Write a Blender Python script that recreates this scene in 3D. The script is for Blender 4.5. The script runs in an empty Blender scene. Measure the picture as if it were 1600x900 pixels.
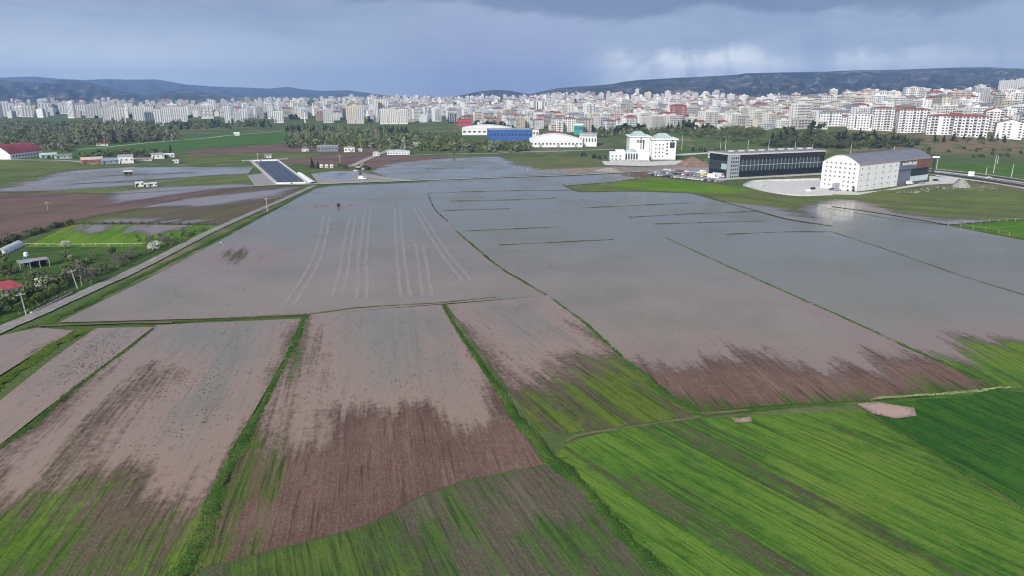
import bpy, bmesh, math, random
import numpy as np
from mathutils import Vector, Matrix
from mathutils.geometry import delaunay_2d_cdt
C = bpy.context.scene.collection
sc = bpy.context.scene
R = math.radians
rng = random.Random(7)
nrng = np.random.default_rng(11)

# ------------------------------------------------------------------ camera
CAM_H = 60.0
F = 1081.0                       # focal length in photo pixels (photo 1600 wide)
TH = math.atan(302.0 / F)        # pitch below the horizon
cam_d = bpy.data.cameras.new('camera'); cam = bpy.data.objects.new('camera', cam_d); C.objects.link(cam)
cam_d.sensor_width = 36.0; cam_d.lens = 36.0 * F / 1600.0
cam_d.clip_start = 1.0; cam_d.clip_end = 60000.0
cam.location = (0, 0, CAM_H); cam.rotation_euler = (math.pi / 2 - TH, 0, 0)
sc.camera = cam

# ------------------------------------------------------------------ light
SUN_EL, SUN_AZ = 30.0, 205.0     # azimuth clockwise from +Y: behind the camera, to its left
sun_d = bpy.data.lights.new('sun', 'SUN'); sun = bpy.data.objects.new('sun', sun_d); C.objects.link(sun)
sun_d.energy = 2.2; sun_d.angle = R(10); sun_d.color = (1.0, 0.96, 0.89)
_sv = Vector((math.sin(R(SUN_AZ)) * math.cos(R(SUN_EL)), math.cos(R(SUN_AZ)) * math.cos(R(SUN_EL)), math.sin(R(SUN_EL))))
sun.rotation_euler = _sv.to_track_quat('Z', 'Y').to_euler()
sc.view_settings.view_transform = 'Standard'; sc.view_settings.look = 'None'
sc.view_settings.exposure = 1.02; sc.view_settings.gamma = 1.0
sc.view_settings.use_curve_mapping = False
sc.cycles.max_bounces = 6; sc.cycles.diffuse_bounces = 2; sc.cycles.glossy_bounces = 2
sc.cycles.transparent_max_bounces = 12; sc.cycles.volume_bounces = 0
sc.cycles.use_denoising = True
sc.cycles.pixel_filter_type = 'BLACKMAN_HARRIS'; sc.cycles.filter_width = 1.15


# ------------------------------------------------------------------ node helper
class NT:
    def __init__(self, tree):
        self.t = tree; self.n = tree.nodes; self.l = tree.links
    def _set(self, sock, v):
        if v is None: return
        if isinstance(v, bpy.types.NodeSocket): self.l.new(v, sock)
        else:
            if hasattr(sock, 'default_value'):
                try:
                    if len(sock.default_value) == 4 and len(v) == 3: v = (*v, 1.0)
                except TypeError: pass
                sock.default_value = v
    def node(self, typ, **props):
        nd = self.n.new(typ)
        for k, v in props.items(): setattr(nd, k, v)
        return nd
    def m(self, op, a, b=None, c=None, clamp=False):
        nd = self.node('ShaderNodeMath', operation=op); nd.use_clamp = clamp
        for i, v in enumerate((a, b, c)): self._set(nd.inputs[i], v)
        return nd.outputs[0]
    def add(self, a, b): return self.m('ADD', a, b)
    def mul(self, a, b): return self.m('MULTIPLY', a, b)
    def sub(self, a, b): return self.m('SUBTRACT', a, b)
    def step(self, x, lo, hi, smooth=True, a=0.0, b=1.0):
        nd = self.node('ShaderNodeMapRange', interpolation_type='SMOOTHSTEP' if smooth else 'LINEAR'); nd.clamp = True
        self._set(nd.inputs[0], x); self._set(nd.inputs[1], lo); self._set(nd.inputs[2], hi); self._set(nd.inputs[3], a); self._set(nd.inputs[4], b)
        return nd.outputs[0]
    def xyz(self, x=0.0, y=0.0, z=0.0):
        nd = self.node('ShaderNodeCombineXYZ')
        for i, v in enumerate((x, y, z)): self._set(nd.inputs[i], v)
        return nd.outputs[0]
    def sep(self, v):
        nd = self.node('ShaderNodeSeparateXYZ'); self._set(nd.inputs[0], v); return nd.outputs
    def noise(self, vec, scale=1.0, detail=3.0, rough=0.55, dist=0.0):
        nd = self.node('ShaderNodeTexNoise'); self._set(nd.inputs['Vector'], vec)
        nd.inputs['Scale'].default_value = scale; nd.inputs['Detail'].default_value = detail
        nd.inputs['Roughness'].default_value = rough; nd.inputs['Distortion'].default_value = dist
        return nd.outputs[0]
    def attr(self, name):
        nd = self.node('ShaderNodeAttribute', attribute_name=name); return nd.outputs['Fac']
    def vattr(self, name):
        nd = self.node('ShaderNodeAttribute', attribute_name=name); return nd.outputs['Vector']
    def mix(self, f, a, b, blend='MIX'):
        nd = self.node('ShaderNodeMix', data_type='RGBA', blend_type=blend); nd.clamp_factor = True
        self._set(nd.inputs[0], f); self._set(nd.inputs[6], a); self._set(nd.inputs[7], b)
        return nd.outputs[2]
    def ramp(self, f, stops):
        nd = self.node('ShaderNodeValToRGB'); cr = nd.color_ramp
        while len(cr.elements) < len(stops): cr.elements.new(0.5)
        for e, (p, c) in zip(cr.elements, stops): e.position = p; e.color = (*c, 1.0)
        self._set(nd.inputs[0], f); return nd.outputs[0]
    def pos(self):
        return self.node('ShaderNodeNewGeometry').outputs['Position']
    def bump(self, h, strength=0.3, dist=0.1):
        nd = self.node('ShaderNodeBump'); nd.inputs['Strength'].default_value = strength; nd.inputs['Distance'].default_value = dist
        self._set(nd.inputs['Height'], h); return nd.outputs[0]
    def bsdf(self, color, rough=0.9, normal=None, metal=0.0, spec=0.3, ior=1.45, alpha=None):
        nd = self.node('ShaderNodeBsdfPrincipled')
        self._set(nd.inputs['Base Color'], color); self._set(nd.inputs['Roughness'], rough); self._set(nd.inputs['Metallic'], metal)
        nd.inputs['Specular IOR Level'].default_value = spec; nd.inputs['IOR'].default_value = ior
        if normal is not None: self._set(nd.inputs['Normal'], normal)
        if alpha is not None: self._set(nd.inputs['Alpha'], alpha)
        return nd.outputs[0]
    def out(self, s):
        o = self.node('ShaderNodeOutputMaterial'); self.l.new(s, o.inputs['Surface'])


def new_mat(name):
    m = bpy.data.materials.new(name); m.use_nodes = True; m.node_tree.nodes.clear()
    return m, NT(m.node_tree)


# ------------------------------------------------------------------ sky (world)
def build_world():
    w = bpy.data.worlds.new('World'); sc.world = w; w.use_nodes = True
    w.node_tree.nodes.clear(); t = NT(w.node_tree)
    d = t.node('ShaderNodeTexCoord').outputs['Generated']
    dx, dy, dz = t.sep(d)
    sky = t.node('ShaderNodeTexSky', sky_type='NISHITA'); sky.sun_disc = False
    sky.sun_elevation = R(SUN_EL); sky.sun_rotation = R(SUN_AZ); sky.air_density = 1.0; sky.dust_density = 2.0
    az = t.m('ARCTAN2', dx, dy)                       # 0 ahead, + to the right
    el = t.m('ARCSINE', dz)                           # radians
    # cloud layer colours (radiance, times 10 because the Background runs at 0.1)
    k = 10.0
    def c(r, g, b): return (r * k, g * k, b * k)
    grad = t.ramp(t.step(el, 0.0, 1.2, smooth=False), [
        (0.0, c(.300, .330, .385)), (0.028, c(.240, .285, .360)), (0.06, c(.175, .212, .295)), (0.105, c(.140, .172, .255)),
        (0.20, c(.115, .155, .25)), (0.45, c(.18, .21, .27)), (1.0, c(.27, .30, .35))])
    # cloud texture: torn and streaky near the horizon
    cv = t.xyz(t.mul(az, 2.2), t.mul(el, 9.0), 0.0)
    n1 = t.noise(cv, 1.6, 7.0, 0.62, 0.5)
    cv2 = t.xyz(t.mul(az, 5.0), t.mul(el, 8.0), 3.1)
    n2 = t.noise(cv2, 2.2, 6.0, 0.62, 0.3)
    shaft = t.noise(t.xyz(t.add(t.mul(az, 26.0), t.mul(el, 6.0)), t.mul(el, 2.5), 0.0), 1.0, 3.0, 0.6)
    col = t.mix(t.step(n1, 0.40, 0.70, a=0.0, b=0.50), grad, c(.24, .29, .375))
    col = t.mix(t.step(n1, 0.50, 0.30, a=0.0, b=0.35), col, c(.085, .115, .200))
    # pale break low on the left
    left = t.mul(t.step(az, -0.15, -0.56), t.mul(t.step(el, 0.100, 0.012), t.step(t.add(n2, n1), 0.70, 1.10, a=0.45)))
    col = t.mix(t.mul(left, 0.95), col, c(.44, .51, .56))
    # brighter torn break above the mesa on the right, with rain shafts hanging into it
    r1 = t.mul(t.step(az, 0.07, 0.20), t.step(az, 0.62, 0.26, a=0.30))
    edge = t.add(0.061, t.add(t.mul(t.sub(n2, 0.5), 0.05), t.mul(t.sub(shaft, 0.5), 0.015)))
    r1 = t.mul(r1, t.step(el, edge, t.sub(edge, 0.024)))
    r1 = t.mul(r1, t.step(t.add(t.mul(n2, .7), t.mul(shaft, .3)), 0.36, 0.60, a=0.25))
    col = t.mix(t.mul(r1, 0.95), col, c(.64, .65, .63))
    # violet rain curtain straight ahead
    vi = t.mul(t.step(az, -0.20, -0.05), t.step(az, 0.15, 0.05))
    vi = t.mul(vi, t.mul(t.step(el, 0.15, 0.05), t.step(shaft, 0.25, 0.7, a=0.65)))
    col = t.mix(t.mul(vi, 0.85), col, c(.165, .180, .300))
    sh2 = t.mul(t.step(az, -0.05, 0.2), t.step(shaft, 0.46, 0.74))
    col = t.mix(t.mul(sh2, 0.12), col, c(.20, .26, .38))
    sh3 = t.mul(t.step(az, 0.0, 0.25), t.step(shaft, 0.50, 0.30))
    col = t.mix(t.mul(sh3, 0.14), col, c(.085, .125, .235))
    # dark ragged cloud base overhead
    base = t.sub(0.113, t.mul(t.step(az, -0.16, 0.12), 0.012))
    base = t.sub(base, t.mul(t.step(az, 0.22, 0.5), 0.010))
    dn = t.noise(t.xyz(t.mul(az, 3.0), t.mul(el, 5.0), 7.7), 1.6, 7.0, 0.62, 0.6)
    dk = t.add(el, t.mul(t.sub(dn, 0.5), 0.075))
    dk = t.mul(t.step(dk, t.sub(base, .004), t.add(base, 0.012)), t.step(el, 0.60, 0.22))
    col = t.mix(t.mul(dk, 0.85), col, t.mix(n1, c(.042, .060, .115), c(.090, .115, .19)))
    # sunny broken sky behind the camera
    back = t.step(dy, 0.25, -0.75)
    col = t.mix(t.mul(back, 0.6), col, c(.32, .34, .38))
    fin = t.mix(0.10, col, sky.outputs[0])
    bg = t.node('ShaderNodeBackground'); t._set(bg.inputs['Color'], fin); bg.inputs['Strength'].default_value = 0.1
    o = t.node('ShaderNodeOutputWorld'); t.l.new(bg.outputs[0], o.inputs['Surface'])
build_world()

# ------------------------------------------------------------------ photo pixel <-> world
_fw = np.array([0, math.cos(TH), -math.sin(TH)]); _up = np.array([0, math.sin(TH), math.cos(TH)])
def ray(px, py):
    return _fw + np.array([1.0, 0, 0]) * (px - 800.0) / F - _up * (py - 450.0) / F
def P(px, py, z=0.0):
    d = ray(px, py); s = (z - CAM_H) / d[2]
    return (d[0] * s, d[1] * s)
def at(px, py, D):
    d = ray(px, py); s = D / d[1]
    return (d[0] * s, D, CAM_H + d[2] * s)
def depth_of(p):
    return float(np.dot(np.array(p) - np.array([0, 0, CAM_H]), _fw))

# terrain profiles: photo column -> (distance, photo row) of the ground
_prof = {
    -500: [(1800, None), (3500, 166), (5500, 157), (9000, 153)],
    300: [(1800, None), (3500, 166), (5500, 156), (9000, 152)],
    560: [(1500, None), (2500, 167), (4000, 157), (5500, 152), (9000, 151)],
    700: [(1450, None), (2200, 177), (3500, 162), (4500, 156), (9000, 153)],
    790: [(1400, None), (2200, 175), (3500, 160), (4600, 154), (9000, 153)],
    900: [(1050, None), (1500, 189), (2200, 170), (3200, 156), (4200, 150), (9000, 150)],
    1000: [(840, None), (1000, 207), (1300, 190), (2000, 168), (3000, 153), (3800, 149), (9000, 149)],
    1100: [(825, None), (915, 209), (1000, 199), (1500, 180), (2200, 163), (3000, 153), (3700, 149), (9000, 149)],
    1250: [(730, None), (800, 217), (860, 203), (1000, 191), (1400, 173), (2000, 160), (2700, 152), (9000, 150)],
    1400: [(685, None), (740, 232), (785, 217), (850, 209), (1000, 192), (1300, 169), (1700, 157), (9000, 152)],
    1550: [(625, None), (720, 238), (790, 219), (860, 209), (1000, 190), (1300, 167), (1700, 153), (9000, 152)],
    2300: [(600, None), (720, 238), (790, 219), (860, 209), (1000, 190), (1300, 167), (1700, 153), (9000, 152)],
}
_px = sorted(_prof)
_tan = [(x - 800) / F * math.cos(TH) for x in _px]
_pd, _pz = [], []
for x in _px:
    L = _prof[x]; ds = [0.0] + [p[0] for p in L] + [20000.0]
    zs = [0.0] + [0.0 if p[1] is None else at(x, p[1], p[0])[2] for p in L]
    zs.append(zs[-1]); _pd.append(ds); _pz.append(zs)
def terr(X, Y):
    X = np.asarray(X, float); Y = np.asarray(Y, float)
    tn = np.clip(X / np.maximum(Y, 1.0), _tan[0], _tan[-1])
    zz = np.stack([np.interp(Y, d, z) for d, z in zip(_pd, _pz)])
    idx = np.clip(np.searchsorted(_tan, tn) - 1, 0, len(_tan) - 2)
    t0 = np.array(_tan)[idx]; t1 = np.array(_tan)[idx + 1]
    f = np.clip((tn - t0) / (t1 - t0), 0, 1); f = f * f * (3 - 2 * f)
    flat = zz.reshape(len(_tan), -1); ii = idx.reshape(-1); k = np.arange(flat.shape[1])
    r = flat[ii, k] * (1 - f.reshape(-1)) + flat[ii + 1, k] * f.reshape(-1)
    r = r.reshape(X.shape)
    r = r + np.where(r > 0.3, np.clip(r / 12, 0, 1) * (1.4 * np.sin(X * 0.031 + 1.3 * np.sin(Y * 0.017)) * np.sin(Y * 0.043) + 0.8 * np.sin(X * 0.09 + Y * 0.05)), 0)
    return r
def T(px, py):
    """where the line of sight through a photo pixel meets the terrain"""
    d = ray(px, py); s = np.arange(60.0, 12000.0, 2.0)
    z = CAM_H + d[2] * s; g = terr(d[0] * s, d[1] * s)
    i = np.argmax(z <= g)
    if z[i] > g[i]: i = len(s) - 1
    return (float(d[0] * s[i]), float(d[1] * s[i]), float(g[i]))
def tz(x, y): return float(terr(np.array([x]), np.array([y]))[0])


# ------------------------------------------------------------------ object helpers
def link(name, me, parent=None):
    o = bpy.data.objects.new(name, me); C.objects.link(o)
    if parent is not None: o.parent = parent
    return o
def tag(o, label=None, cat=None, group=None, kind=None):
    if label: o['label'] = label
    if cat: o['category'] = cat
    if group: o['group'] = group
    if kind: o['kind'] = kind
    return o
def thing(name, label, cat, loc, rz=0.0, group=None):
    o = link(name, None); o.location = loc; o.rotation_euler = (0, 0, rz); o.empty_display_size = 0.5
    return tag(o, label, cat, group)
def dup(root, loc=None, rz=None, label=None, group=None, scale=None):
    def cp(o, par):
        c = o.copy(); C.objects.link(c); c.parent = par
        for ch in kids.get(o.name, ()): cp(ch, c)
        return c
    kids = {}
    for ch in root.children_recursive: kids.setdefault(ch.parent.name, []).append(ch)
    r = cp(root, None)
    if loc is not None: r.location = loc
    if rz is not None: r.rotation_euler = (0, 0, rz)
    if scale is not None: r.scale = scale if hasattr(scale, '__len__') else (scale,) * 3
    if label: r['label'] = label
    if group: r['group'] = group
    return r

class MB:
    def __init__(self): self.v = []; self.f = []; self.mi = []
    def poly(self, pts, mi=0):
        b = len(self.v); self.v += [tuple(p) for p in pts]; self.f.append(tuple(range(b, b + len(pts)))); self.mi.append(mi)
    def box(self, x0, x1, y0, y1, z0, z1, mi=0, top=None):
        b = len(self.v)
        self.v += [(x0, y0, z0), (x1, y0, z0), (x1, y1, z0), (x0, y1, z0), (x0, y0, z1), (x1, y0, z1), (x1, y1, z1), (x0, y1, z1)]
        fs = [(0, 3, 2, 1), (4, 5, 6, 7), (0, 1, 5, 4), (1, 2, 6, 5), (2, 3, 7, 6), (3, 0, 4, 7)]
        self.f += [tuple(i + b for i in q) for q in fs]; self.mi += [mi, mi if top is None else top] + [mi] * 4
        return self
    def tube(self, p, q, r0, r1=None, n=6, mi=0, caps=True):
        r1 = r0 if r1 is None else r1
        p, q = Vector(p), Vector(q); d = (q - p).normalized()
        a = d.orthogonal().normalized(); c = d.cross(a); b = len(self.v)
        for (o, r) in ((p, r0), (q, r1)):
            for i in range(n):
                t = 2 * math.pi * i / n; self.v.append(tuple(o + (a * math.cos(t) + c * math.sin(t)) * r))
        for i in range(n):
            j = (i + 1) % n; self.f.append((b + i, b + j, b + n + j, b + n + i)); self.mi.append(mi)
        if caps:
            self.f.append(tuple(b + i for i in reversed(range(n)))); self.f.append(tuple(b + n + i for i in range(n))); self.mi += [mi, mi]
        return self
    def prism(self, prof, y0, y1, mi=0, cap=None):
        """profile in x,z extruded along y"""
        n = len(prof); b = len(self.v)
        for y in (y0, y1): self.v += [(x, y, z) for x, z in prof]
        for i in range(n):
            j = (i + 1) % n; self.f.append((b + i, b + n + i, b + n + j, b + j)); self.mi.append(mi)
        self.f.append(tuple(b + i for i in range(n))); self.f.append(tuple(b + n + i for i in reversed(range(n)))); self.mi += [mi if cap is None else cap] * 2
        return self
    def mesh(self, name, mats, smooth=False):
        me = bpy.data.meshes.new(name); me.from_pydata(self.v, [], self.f)
        mats = mats if isinstance(mats, (list, tuple)) else [mats]
        for m in mats: me.materials.append(m)
        me.polygons.foreach_set('material_index', self.mi)
        if smooth: me.polygons.foreach_set('use_smooth', [True] * len(self.f))
        bm = bmesh.new(); bm.from_mesh(me); bmesh.ops.recalc_face_normals(bm, faces=bm.faces); bm.to_mesh(me); bm.free()
        return me
    def build(self, name, mats, parent=None, smooth=False, loc=None, rz=None):
        o = link(name, self.mesh(name, mats, smooth), parent)
        if loc is not None: o.location = loc
        if rz is not None: o.rotation_euler = (0, 0, rz)
        return o

def plain(name, col, rough=0.8, var=0.12, scale=0.6, spec=0.3, metal=0.0):
    """weathered surface: base colour with blotches and vertical streaks"""
    m, t = new_mat(name); p = t.node('ShaderNodeTexCoord').outputs['Object']
    n = t.noise(p, scale, 4.0, 0.6)
    x, y, z = t.sep(p)
    s = t.noise(t.xyz(x, y, t.mul(z, 0.12)), scale * 3.0, 2.0)
    f = t.add(t.mul(n, 0.6), t.mul(s, 0.4))
    dark = tuple(max(0.0, c * (1 - var * 1.6)) for c in col); lite = tuple(min(1.0, c * (1 + var * 0.5)) for c in col)
    t.out(t.bsdf(t.mix(t.step(f, 0.3, 0.7), dark, lite), rough, spec=spec, metal=metal))
    return m

# ================================================================== GROUND
def grid_me(name, xs, ys, zf):
    X, Y = np.meshgrid(xs, ys); Z = zf(X, Y)
    v = np.stack([X.ravel(), Y.ravel(), Z.ravel()], 1)
    nx, ny = len(xs), len(ys)
    i = np.arange(nx * ny).reshape(ny, nx)
    f = np.stack([i[:-1, :-1], i[:-1, 1:], i[1:, 1:], i[1:, :-1]], -1).reshape(-1, 4)
    me = bpy.data.meshes.new(name); me.from_pydata(v.tolist(), [], f.tolist())
    return me

def mat_terrain():
    m, t = new_mat('terrain_ground'); p = t.pos(); x, y, z = t.sep(p)
    pf = t.xyz(x, y, 0.0)
    n1 = t.noise(pf, 0.010, 5.0, 0.6); n2 = t.noise(pf, 0.06, 5.0, 0.65); n3 = t.noise(pf, 0.5, 3.0)
    g = t.mix(n2, (.056, .090, .028), (.105, .145, .046))
    dry = t.mix(n2, (.15, .115, .075), (.26, .20, .14))
    col = t.mix(t.step(t.add(t.mul(n1, 0.7), t.mul(n2, 0.5)), 0.60, 0.76), g, dry)
    # bare reddish slope to the right
    slope = t.mul(t.step(x, 330.0, 470.0), t.mul(t.step(z, 0.5, 4.0), t.step(z, 26.0, 17.0)))
    col = t.mix(t.mul(slope, t.step(n2, 0.38, 0.56)), col, t.mix(n3, (.15, .095, .065), (.25, .175, .12)))
    # built-up ground under the city: pale dust and paving
    city = t.step(z, 18.0, 30.0)
    col = t.mix(t.mul(city, 0.75), col, t.mix(t.step(n2, 0.4, 0.6), (.16, .15, .13), (.10, .12, .07)))
    col = t.mix(t.mul(t.sub(n3, 0.5), 0.5), col, (.03, .04, .015))
    t.out(t.bsdf(col, 0.95, t.bump(t.add(n3, n2), 0.6, 0.6), spec=0.1)); return m
_ax = lambda a, b, s: np.arange(a, b, s)
_xs = np.concatenate([-np.geomspace(9000, 1520, 24), _ax(-1500, 1501, 20), np.geomspace(1520, 9000, 24)])
_ys = np.concatenate([_ax(-100, 560, 40), _ax(560, 1500, 12), _ax(1500, 3000, 40), np.geomspace(3040, 12000, 30)])
g = link('ground', grid_me('ground', _xs, _ys, lambda X, Y: terr(X, Y) - 0.06)); g['kind'] = 'structure'
g.data.materials.append(mat_terrain()); g.data.polygons.foreach_set('use_smooth', [True] * len(g.data.polygons))

# ------------------------------------------------------------------ field sheets
def sd_poly(pts, poly):
    """signed distance, positive inside"""
    p = np.asarray(pts); q = np.asarray(poly); d2 = np.full(len(p), 1e18); ins = np.zeros(len(p), bool)
    for a, b in zip(q, np.roll(q, -1, 0)):
        e = b - a; w = p - a; tt = np.clip((w @ e) / max(e @ e, 1e-9), 0, 1)
        d2 = np.minimum(d2, ((w - tt[:, None] * e) ** 2).sum(1))
        c = ((a[1] <= p[:, 1]) != (b[1] <= p[:, 1]))
        with np.errstate(divide='ignore', invalid='ignore'):
            xx = a[0] + (p[:, 1] - a[1]) / (b[1] - a[1]) * e[0]
        ins ^= c & (p[:, 0] < xx)
    return np.where(ins, 1, -1) * np.sqrt(d2)
def W(poly): return [P(x, y) for x, y in poly]

_zl = [0.0]
ND = {}
def tri_mesh(name, poly, cell, jit=0.3):
    """triangulated sheet inside a world polygon with interior points about `cell` apart"""
    q = np.array(poly); dense = []
    for a, b in zip(q, np.roll(q, -1, 0)):
        n = max(1, int(np.hypot(*(b - a)) / cell))
        for i in range(n): dense.append(a + (b - a) * i / n)
    dense = np.array(dense); nb = len(dense)
    lo, hi = q.min(0), q.max(0)
    X, Y = np.meshgrid(np.arange(lo[0], hi[0], cell), np.arange(lo[1], hi[1], cell))
    g = np.stack([X.ravel(), Y.ravel()], 1) + nrng.uniform(-jit, jit, (X.size, 2)) * cell
    g = g[sd_poly(g, q) > cell * 0.45]
    allp = np.concatenate([dense, g])
    vs, es, fs, _, _, _ = delaunay_2d_cdt([Vector(p) for p in allp], [(i, (i + 1) % nb) for i in range(nb)], [list(range(nb))], 1, 1e-4)
    return np.array([(v.x, v.y) for v in vs]), [tuple(f) for f in fs]

def put_attr(me, name, arr):
    a = me.attributes.new(name, 'FLOAT', 'POINT'); a.data.foreach_set('value', np.asarray(arr, np.float32))
def put_uv(me, pts, d):
    u = pts @ d; v = pts @ np.array([-d[1], d[0]])
    a = me.attributes.new('row', 'FLOAT_VECTOR', 'POINT'); a.data.foreach_set('vector', np.stack([u, v, np.zeros_like(u)], 1).astype(np.float32).ravel())

def union(pts, polys, default=-60.0):
    if not polys: return np.full(len(pts), default)
    return np.max([sd_poly(pts, W(pl)) for pl in polys], 0)

def mat_field(name, soil, soil2, green, green2, row=3.0, gw=(0.35, 0.6), streak=14.0, patch=14.0, rowdark=0.3, rowfreq=0.8, mottle=0.5, yellow=(.185, .205, .040)):
    """soil with furrow streaks; crop shows where the 'grass' attribute (metres inside) plus streak noise is positive"""
    m, t = new_mat(name); r = t.vattr('row'); u, v, _ = t.sep(r)
    wd = t.noise(t.xyz(t.mul(u, 0.007), t.mul(v, 0.085), 9.0), 1.0, 2.0, 0.5, 0.4)         # broad bands a drill width across
    md = t.noise(t.xyz(t.mul(u, 0.018), t.mul(v, 0.36), 0.0), 1.0, 3.0, 0.6, 0.3)          # strips
    st = t.add(t.mul(wd, .5), t.mul(md, .5))
    fs = t.noise(t.xyz(t.mul(u, 0.06), t.mul(v, 1.25), 4.0), 1.0, 3.0, 0.65, 0.2)          # drill rows
    pt = t.noise(r, 0.028, 4.0, 0.62); fn = t.noise(r, 0.45, 5.0, 0.72); cl = t.noise(r, 2.0, 4.0, 0.75)
    wt = t.attr('wet')
    s = t.mix(t.step(t.add(t.mul(st, .5), t.mul(fn, .5)), 0.38, 0.62), soil, soil2)
    s = t.mix(t.mul(t.step(pt, 0.46, 0.62), 0.55), s, tuple(c * 0.66 for c in soil))
    s = t.mix(t.mul(t.step(md, 0.56, 0.68), 0.45), s, tuple(min(1, c * 1.35) for c in soil2))
    s = t.mix(t.mul(t.step(cl, 0.53, 0.70), 0.6), s, tuple(min(1, c * 1.7) for c in soil2))
    s = t.mix(t.mul(t.step(cl, 0.47, 0.32), 0.6), s, tuple(c * 0.42 for c in soil))
    s = t.mix(t.mul(t.step(fs, 0.54, 0.68), rowdark), s, tuple(c * 0.45 for c in soil))
    s = t.mix(t.mul(t.step(wt, -9.0, 2.0), 0.45), s, tuple(c * 0.55 for c in soil))
    gf = t.add(t.attr('grass'), t.add(t.mul(t.sub(st, 0.5), streak * 3.4), t.add(t.mul(t.sub(pt, 0.5), patch * 2.2), t.add(t.mul(t.sub(fn, 0.5), 14.0), t.mul(t.sub(fs, 0.5), 14.0)))))
    gf = t.step(gf, -5.0, 7.0, a=0.0, b=0.96)
    gc = t.mix(t.step(t.add(t.mul(st, .55), t.add(t.mul(pt, .3), t.mul(fn, .15))), 0.44, 0.56), green, green2)
    gc = t.mix(t.mul(t.step(pt, 0.52, 0.66), mottle), gc, yellow)
    gc = t.mix(t.mul(t.step(fs, 0.48, 0.64), 0.55), gc, tuple(c * 0.40 for c in green))
    gc = t.mix(t.mul(t.step(cl, 0.48, 0.34), 0.5), gc, tuple(c * 0.35 for c in green))
    gc = t.mix(t.mul(t.step(fn, 0.52, 0.70), 0.35), gc, soil2)
    col = t.mix(gf, s, gc)
    h = t.add(t.mul(fs, 0.8), t.add(t.mul(cl, 0.5), t.mul(fn, 0.6)))
    t.out(t.bsdf(col, 0.95, t.bump(h, 0.9, 0.30), spec=0.08)); return m

def mat_water(name, clear, mud, mud2, streak=10.0, patch=10.0, rough=0.11, fine=8.0, lines=0.15):
    """turbid flood water: silt colour below a sky-reflecting surface; its edge follows the furrows"""
    m, t = new_mat(name); r = t.vattr('row'); u, v, _ = t.sep(r)
    st = t.noise(t.xyz(t.mul(u, 0.018), t.mul(v, 0.42), 2.0), 1.0, 4.0, 0.65, 0.2)
    fs = t.noise(t.xyz(t.mul(u, 0.07), t.mul(v, 1.5), 1.0), 1.0, 3.0, 0.65)
    pt = t.noise(r, 0.035, 4.0, 0.6); big = t.noise(r, 0.009, 3.0, 0.5); fn = t.noise(r, 0.7, 4.0, 0.7)
    d = t.add(t.attr('depth'), t.add(t.mul(t.sub(st, 0.5), streak * 2), t.add(t.mul(t.sub(pt, 0.5), patch * 2), t.add(t.mul(t.sub(fs, 0.5), 10.0), t.mul(t.sub(fn, 0.5), fine * 2)))))
    wd = t.noise(t.xyz(t.mul(u, .010), t.mul(v, .11), 5.0), 1.0, 3.0, .55, .5)
    d = t.add(d, t.mul(t.sub(wd, .5), 26.0))
    al = t.step(d, -8.0, 4.0)
    sh = t.step(d, 20.0, 0.0)                                      # shallow, muddier rim
    mf = t.add(t.attr('mud'), t.add(t.mul(t.sub(big, 0.5), 0.9), t.mul(t.sub(st, 0.5), 0.45)))
    col = t.mix(t.step(mf, 0.15, 0.85), clear, mud)
    col = t.mix(t.mul(t.step(t.add(t.mul(pt, .6), t.mul(big, .5)), 0.47, 0.70), 0.6), col, tuple(c * 0.78 for c in clear))
    col = t.mix(t.mul(t.step(t.add(t.mul(st, .7), t.mul(fs, .3)), 0.50, 0.66), lines), col, tuple(c * 0.60 for c in mud))   # silt ridges showing through
    col = t.mix(t.mul(sh, 0.75), col, mud2)
    # half-drowned stubble and clods just breaking the surface
    fw = t.noise(t.xyz(t.mul(u, .28), t.mul(v, .9), 6.0), 1.0, 4.0, .75)
    ew = t.mul(t.step(t.add(d, t.mul(t.sub(pt, .5), 60.0)), 34.0, 2.0), t.mul(t.step(fw, 0.54, 0.66), t.step(fs, 0.44, 0.58)))
    col = t.mix(t.mul(ew, 0.62), col, (.075, .055, .045))
    ro = t.add(rough, t.mul(t.step(t.add(t.mul(pt, .5), t.mul(big, .5)), 0.44, 0.60), 0.17))
    wv = t.noise(t.pos(), 0.9, 3.0, 0.6)
    t.out(t.bsdf(col, ro, t.bump(wv, 0.07, 0.05), spec=0.5, ior=1.33, alpha=al)); return m

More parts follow.
